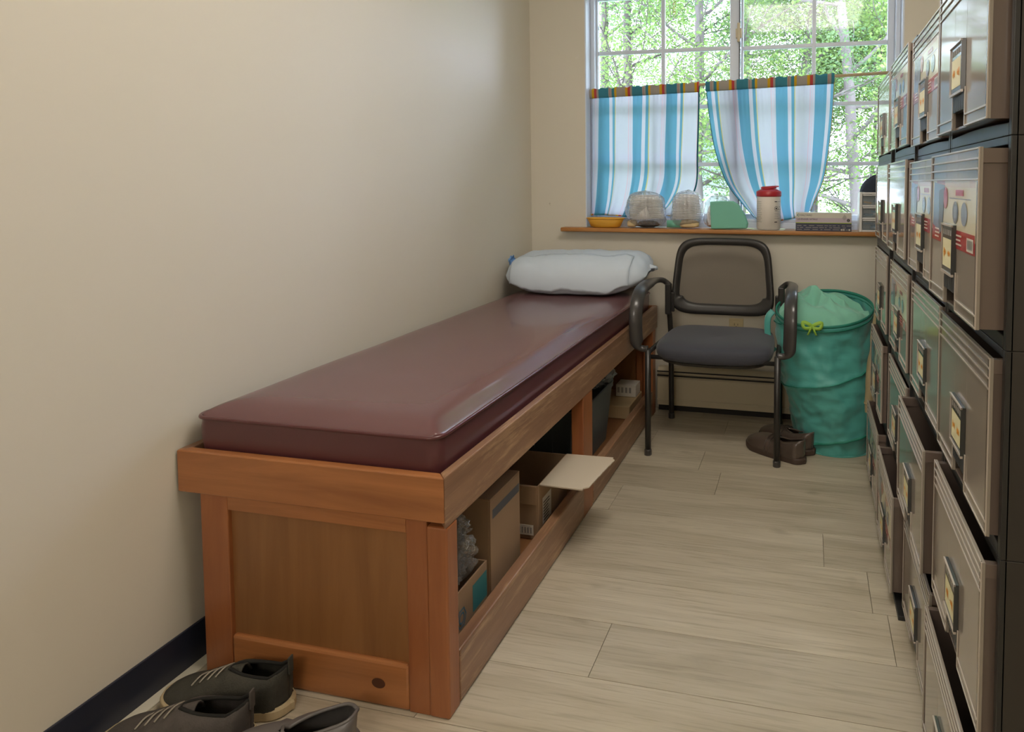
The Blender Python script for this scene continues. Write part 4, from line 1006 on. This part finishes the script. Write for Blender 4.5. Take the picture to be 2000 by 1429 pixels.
def drawer_b():
    b = B(); t = .004; zn = FZa+.062
    b.box(-t, 0, FP0, YC-NH, FZa, FZb, 0); b.box(-t, 0, YC+NH, FP1, FZa, FZb, 0); b.box(-t, 0, YC-NH, YC+NH, zn, FZb, 0)
    # raised border and ribs
    e = .0022
    b.box(-t-e, -t, FP0, FP0+.002, FZa, FZb, 1); b.box(-t-e*.6, -t, FP0+.002, FP0+.011, FZa, FZb, 2); b.box(-t-e, -t, FP1-.002, FP1, FZa, FZb, 1); b.box(-t-e*.6, -t, FP1-.012, FP1-.002, FZa, FZb, 2)
    for z in (FZb-.003, FZb-.017, FZb-.031, FZb-.046): b.box(-t-e, -t, FP0+.004, FP1-.004, z, z+.003, 1)
    for z in (FZa, FZa+.017): b.box(-t-e, -t, FP0+.004, YC-NH, z, z+.003, 1); b.box(-t-e, -t, YC+NH, FP1-.004, z, z+.003, 1)
    b.box(-t-e, -t, YC-NH-.004, YC-NH, FZa, zn, 1); b.box(-t-e, -t, YC+NH, YC+NH+.004, FZa, zn, 1)
    # body behind
    b.box(0, .36, FP0+.006, FP0+.010, FZa, FZb-.02, 2); b.box(0, .36, FP1-.010, FP1-.006, FZa, FZb-.02, 2); b.box(0, .36, FP0+.01, FP1-.01, FZa, FZa+.004, 2)
    b.box(.352, .36, FP0+.01, FP1-.01, FZa, FZb-.02, 2)
    
    b.box(0, .36, FP0+.001, FP0+.012, FZb-.022, FZb-.002, 2); b.box(0, .36, FP1-.012, FP1-.001, FZb-.022, FZb-.002, 2)
    # recess box behind the notch
    b.box(.016, .018, YC-NH, YC+NH, FZa, zn, 3); b.box(0, .016, YC-NH-.002, YC-NH, FZa, zn, 3); b.box(0, .016, YC+NH, YC+NH+.002, FZa, zn, 3)
    return b
def holder_b():
    b = B(); z0, z1 = FZa+.058, FZa+.136; x = -.0055
    b.box(x-.004, x+.001, YC-NH, YC+NH, z0, z1, 0)
    b.box(x-.006, x-.004, YC-NH, YC-NH+.002, z0, z1, 0); b.box(x-.006, x-.004, YC+NH-.002, YC+NH, z0, z1, 1); b.box(x-.007, x-.004, YC-NH, YC+NH, z1-.003, z1, 1)
    b.box(x-.006, x-.002, YC-NH, YC+NH, z0-.004, z0, 1)
    for i in range(5): b.box(x-.0046, x-.004, YC-.030+i*.013, YC-.022+i*.013, z1-.018, z1-.009, 2)
    return b
def card_b(seed):
    random.seed(seed); b = B(); z0, z1 = FZa+.066, FZa+.112; x = -.0101; ya, yb = YC-.031, YC+.031
    b.add([(x,ya,z0),(x,yb,z0),(x,yb,z1),(x,ya,z1)], [(0,1,2,3)], 0); b.add([(x+.0004,ya,z0),(x+.0004,yb,z0),(x+.0004,yb,z1),(x+.0004,ya,z1)], [(3,2,1,0)], 0)
    zc = (z0+z1)/2
    for (c0, c1) in ((ya+.006, YC-.005), (YC+.006, yb-.005)):      # two orange hand-written words, too blurred to read
        n = int((c1-c0)/.0042)
        for i in range(n):
            y_ = c0+i*.0042; h = random.uniform(.004,.0085)
            b.add([(x-.0004,y_,zc-h),(x-.0004,y_+.0026,zc-h+.002),(x-.0004,y_+.0026,zc+h),(x-.0004,y_,zc+h-.002)], [(0,1,2,3)], 1)
            b.add([(x-.0004,y_+.002,zc-.001),(x-.0004,y_+.0045,zc-.001),(x-.0004,y_+.0045,zc+.0012),(x-.0004,y_+.002,zc+.0012)], [(0,1,2,3)], 1)
    return b
def grip_b():
    b = B(); z0, z1 = FZa+.028, FZa+.056
    b.box(-.003, .004, YC-NH+.002, YC+NH-.002, z0, z1, 0)
    for i in range(11): y_ = YC-NH+.005+i*.0070; b.box(-.006, -.003, y_, y_+.003, z0, z1, 0)
    return b
def sticker_b():
    """printed product sheet: far side (window) is +y; as seen from the aisle +y is on the left"""
    b = B(); x = -.0043; Z = lambda f: lerp(FZa+.118, FZa+.208, f); Yf = lambda f: lerp(FP1-.010, FP0+.010, f)
    def R(a0,a1,f0,f1,m,d=0): b.add([(x-d,Yf(a0),Z(f0)),(x-d,Yf(a1),Z(f0)),(x-d,Yf(a1),Z(f1)),(x-d,Yf(a0),Z(f1))], [(0,1,2,3)], m)
    def ell(ca, cf, ra, rf, m, d, n=20): b.add([(x-d, Yf(ca+ra*math.cos(2*PI*i/n)), Z(cf+rf*math.sin(2*PI*i/n))) for i in range(n)], [tuple(range(n))], m)
    R(0,1,0,1,0); R(.12,.97,.86,.99,1,.0003)
    b.box(x-.0003, x, Yf(1), Yf(0), Z(0), Z(1), 0)
    b.add([(x-.0006,Yf(.04),Z(.10)),(x-.0006,Yf(.30),Z(-.02)),(x-.0006,Yf(.34),Z(.9)),(x-.0006,Yf(.06),Z(.95))], [(0,1,2,3)], 3)
    b.add([(x-.0009,Yf(.22),Z(-.06)),(x-.0009,Yf(.30),Z(.05)),(x-.0009,Yf(.33),Z(.85)),(x-.0009,Yf(.20),Z(.80))], [(0,1,2,3)], 5)
    R(.02,.98,-.20,.12,2,.0004)
    b.box(x-.0004, x, Yf(.98), Yf(.02), Z(-.20), Z(0), 2)
    ell(.37,.66,.05,.20,2,.0010); R(.60,.76,.72,.82,2,.0008)
    ell(.60,.42,.060,.20,5,.0010); ell(.78,.42,.060,.20,3,.0010); ell(.60,.42,.040,.15,3,.0012)
    for r_ in range(3):
        for c_ in range(4): R(.10+c_*.17,.10+c_*.17+.11+.02*((r_+c_) % 2),-.13+r_*.075,-.10+r_*.075,4,.0008)
    R(.84,.96,-.17,.05,4,.0008)
    for i in range(7): R(.855+i*.014,.861+i*.014,-.13,.02,5,.0011)
    R(.45,.90,.66,.675,5,.0007)
    return b
FRAME_M = [M['uframe'], M['uside'], M['dark']]; DRAW_M = [M['ufront'], M['urib'], M['ubody'], M['urec']]
HOLD_M = [M['uhold'], M['urib'], M['grey']]; CARD_M = [M['ucard'], M['orange']]; STICK_M = [M['stc'],M['stp'],M['str'],M['stb'],M['stw'],M['std']]
mesh_cache = {}
def shared(key, name, b, mats, parent, bevel=0):
    """first time builds, later shares the mesh data"""
    if key in mesh_cache:
        o = bpy.data.objects.new(name, mesh_cache[key]); C.objects.link(o); o.parent = parent; ORG[o.name] = (0,0,0)
        if bevel: md = o.modifiers.new('b','BEVEL'); md.width = bevel; md.segments = 2; md.limit_method = 'ANGLE'
        return o
    o = obj(name, b(), mats, parent, bevel=bevel); mesh_cache[key] = o.data; return o
rown = ['top row', 'second row', 'middle row', 'fourth row', 'bottom row']
coln = ['nearest column', 'second nearest column', 'third nearest column', 'column nearest the window']
COLY = [.930, 1.308, 1.683, 2.110]; COLX = [.268, .268, .262, .258]
STK = {(0,1),(0,2),(1,0),(1,1),(2,2),(3,3),(4,2),(4,3)}
PRO = {(0,0):.022,(1,0):.030,(2,0):.010,(3,0):.014,(4,0):.026,(0,1):.012,(1,1):.014,(2,1):.004,(3,1):.030,(4,1):.012,
       (0,2):.012,(1,2):.014,(2,2):.004,(3,2):.004,(4,2):.032,(0,3):.002,(1,3):.003,(2,3):.002,(3,3):.012,(4,3):.022}
for r_ in range(5):
    for c_ in range(4):
        stk = (r_,c_) in STK; z0 = (4-r_)*(UH+.0005)+(.0125 if c_ >= 2 else .0035)
        lab = 'taupe and black drawer unit, %s, %s%s' % (rown[r_], coln[c_], ', with printed sticker' if stk else '')
        root = thing('storage_drawer_unit', lab, 'drawer unit', (COLX[c_], COLY[c_], z0), 'stacked black and taupe drawer units')
        real = ORG[root.name]; ORG[root.name] = (0,0,0)
        shared('f', 'unit_frame', frame_b, FRAME_M, root, .0012)
        d = shared('d', 'drawer', drawer_b, DRAW_M, root, .0006); d.location.x = -PRO[(r_,c_)]-.006
        ORG[d.name] = (0,0,0)
        shared('h', 'label_holder', holder_b, HOLD_M, d)
        shared('c%d' % ((r_*4+c_) % 5), 'label_card', lambda: card_b(r_*4+c_), CARD_M, d)
        shared('g', 'finger_grip', grip_b, [M['ugrip']], d)
        if stk: shared('s', 'product_sticker', sticker_b, STICK_M, d)
tag(obj('base_board', B().box(.232, .70, 1.645, 2.50, 0, .012), M['uframe'], bevel=.002), 'flat black board on the floor under the two far drawer columns', 'board')
tag(obj('base_board', B().box(.262, .70, .928, 1.640, 0, .003), M['uframe'], bevel=.001), 'thin black board on the floor under the two near drawer columns', 'board')

# ------------------------------------------------------------------ outdoors
obj('ground_outside', B().box(-30, 30, 3.3, 60, -.9, -.6), M['grass'], kind='structure')
obj('road_outside', B().box(-30, 30, 8.0, 11.5, -.6, -.585), M['asph'], kind='structure')
hs = thing('neighbour_house', 'pale sided house glimpsed low between the two curtains', 'house', (-3.4, 15, -.6))
for i in range(14): obj('siding_board', B().box(-5.6, -1.9, 15+.004*(i%2), 15.2, -.6+i*.2, -.6+i*.2+.19), M['siding'], hs)
obj('house_core', B().box(-5.6, -1.9, 15.1, 18, -.6, 2.2), M['siding'], hs)
obj('roof', B().prism([(-5.9,2.2),(-1.6,2.2),(-3.75,3.4)], 14.8, 18.2, lambda p,t: (p[0],t,p[1])), M['roofm'], hs)
def tree(label, x, y, h, r, seed, bark, leaf, nleaf, spread=2.2, zlo=.6, lean=(0,0), lsz=.034, name='maple_tree'):
    rnd = random.Random(seed); t = thing(name, label, 'tree', (x, y, -.6), 'trees outside the window')
    b = B(); tips = []
    def branch(p, d, L, rad, lev):
        n = 7; pts = [p]; q = Vector(p); dd = Vector(d).normalized()
        for i in range(n):
            dd = (dd+Vector((rnd.uniform(-.22,.22), rnd.uniform(-.22,.22), rnd.uniform(-.10,.18)))).normalized(); q = q+dd*L/n; pts.append(tuple(q))
            if lev >= 1: tips.append((q.copy(), lev))
        b.tube(pts, [max(.004, rad*(1-.75*i/n)) for i in range(n+1)], 7 if lev < 2 else 4)
        if lev < 3:
            k_ = {0: 0, 1: 4, 2: 3}[lev]
            for i in range(k_):
                j = rnd.randint(2, n); a = rnd.uniform(0, 2*PI)
                nd = (dd*.7+Vector((math.cos(a)*.9, math.sin(a)*.9, rnd.uniform(-.1,.5))))
                branch(pts[j], nd, L*rnd.uniform(.45,.7), rad*.42, lev+1)
        return pts
    base = Vector((x, y, -.6)); pts = [tuple(base)]; q = base.copy(); n = 12
    for i in range(n):
        q = q+Vector((lean[0]*h/n+rnd.uniform(-.04,.04)*h/8, lean[1]*h/n+rnd.uniform(-.04,.04), h/n)); pts.append(tuple(q))
    b.tube(pts, [r*(1-.7*i/n) for i in range(n+1)], 10)
    nb = 15
    for i in range(nb):
        f = lerp(.16, .98, i/(nb-1)); k_ = f*n; j = int(k_); j = min(j, n-1); pp = Vector(pts[j]).lerp(Vector(pts[j+1]), k_-j)
        a = rnd.uniform(0, 2*PI); branch(tuple(pp), (math.cos(a), math.sin(a), rnd.uniform(.1,.7)), spread*(1.15-.6*f)*rnd.uniform(.8,1.2), r*.34*(1.1-.6*f), 1)
    obj('trunk', b, bark, t, smooth=True)
    rs = np.random.RandomState(seed); T0 = np.array([tuple(p) for p, l in tips]); wts = np.array([1.0 if l == 1 else 1.6 if l == 2 else 2.2 for p, l in tips]); wts /= wts.sum()
    idx = rs.choice(len(T0), nleaf, p=wts); c = T0[idx]+rs.normal(0, .17, (nleaf,3))*np.array([1,1,.55])
    c = c[c[:,2] > zlo-1.2]; m = len(c)
    a1 = rs.normal(0,1,(m,3)); a1[:,2] *= .45; a1 /= np.linalg.norm(a1,axis=1)[:,None]; a2 = np.cross(a1, rs.normal(0,1,(m,3))*np.array([.5,.5,1.4])); a2 /= np.linalg.norm(a2,axis=1)[:,None]
    s = (lsz*rs.uniform(.6,1.3,m))[:,None]
    V = np.empty((m,4,3)); V[:,0] = c-a1*s*.6; V[:,1] = c+a2*s*.42; V[:,2] = c+a1*s*.6; V[:,3] = c-a2*s*.42
    V = V.reshape(-1,3)-np.array([x,y,-.6]); me = bpy.data.meshes.new('foliage'); me.vertices.add(m*4); me.vertices.foreach_set('co', V.ravel())
    me.loops.add(m*4); me.loops.foreach_set('vertex_index', np.arange(m*4)); me.polygons.add(m); me.polygons.foreach_set('loop_start', np.arange(m)*4)
    me.update(calc_edges=True); me.materials.append(leaf)
    o = bpy.data.objects.new('foliage', me); C.objects.link(o); o.parent = t; o['kind'] = 'stuff'
tree('gnarled pale-barked tree with forking branches behind the right panes', .60, 7.6, 6.5, .085, 11, M['bark'], M['leafA'], 46000, 2.0, lean=(-.06,0), lsz=.034)
tree('slim tree right of the window middle with bright spring leaves', -.35, 9.2, 7.5, .08, 5, M['bark2'], M['leafA'], 46000, 2.2, lean=(.07,0), lsz=.036)
tree('pale trunk straight behind the gap between the curtains', -1.35, 8.2, 7.5, .09, 8, M['bark'], M['leafB'], 46000, 2.2, lsz=.034)
tree('leafy tree behind the upper left panes', -2.35, 8.0, 7.0, .08, 21, M['bark2'], M['leafA'], 50000, 2.1, lean=(.03,0), lsz=.034)
tree('far tree at the left edge of the window view', -3.9, 12.5, 9.0, .12, 31, M['bark2'], M['leafB'], 50000, 2.8, lsz=.044)
tree('far tree beyond the middle of the window', -1.4, 13.5, 9.5, .12, 33, M['bark'], M['leafA'], 46000, 2.8, lsz=.044)
tree('far tree at the right edge of the window view', 1.5, 13.0, 9.0, .12, 37, M['bark2'], M['leafB'], 50000, 2.8, lsz=.044)
tree('low leafy sapling filling the lower right panes', .95, 10.2, 3.6, .05, 51, M['bark2'], M['leafA'], 30000, 1.7, lsz=.038)
tree('broad low leafy tree far behind the right curtain edge', .1, 12.0, 4.4, .06, 53, M['bark2'], M['leafB'], 30000, 2.0, lsz=.042)
tree('low leafy tree at the far right, cut by the window frame', 2.3, 14.5, 4.8, .07, 57, M['bark2'], M['leafA'], 30000, 2.3, lsz=.048)
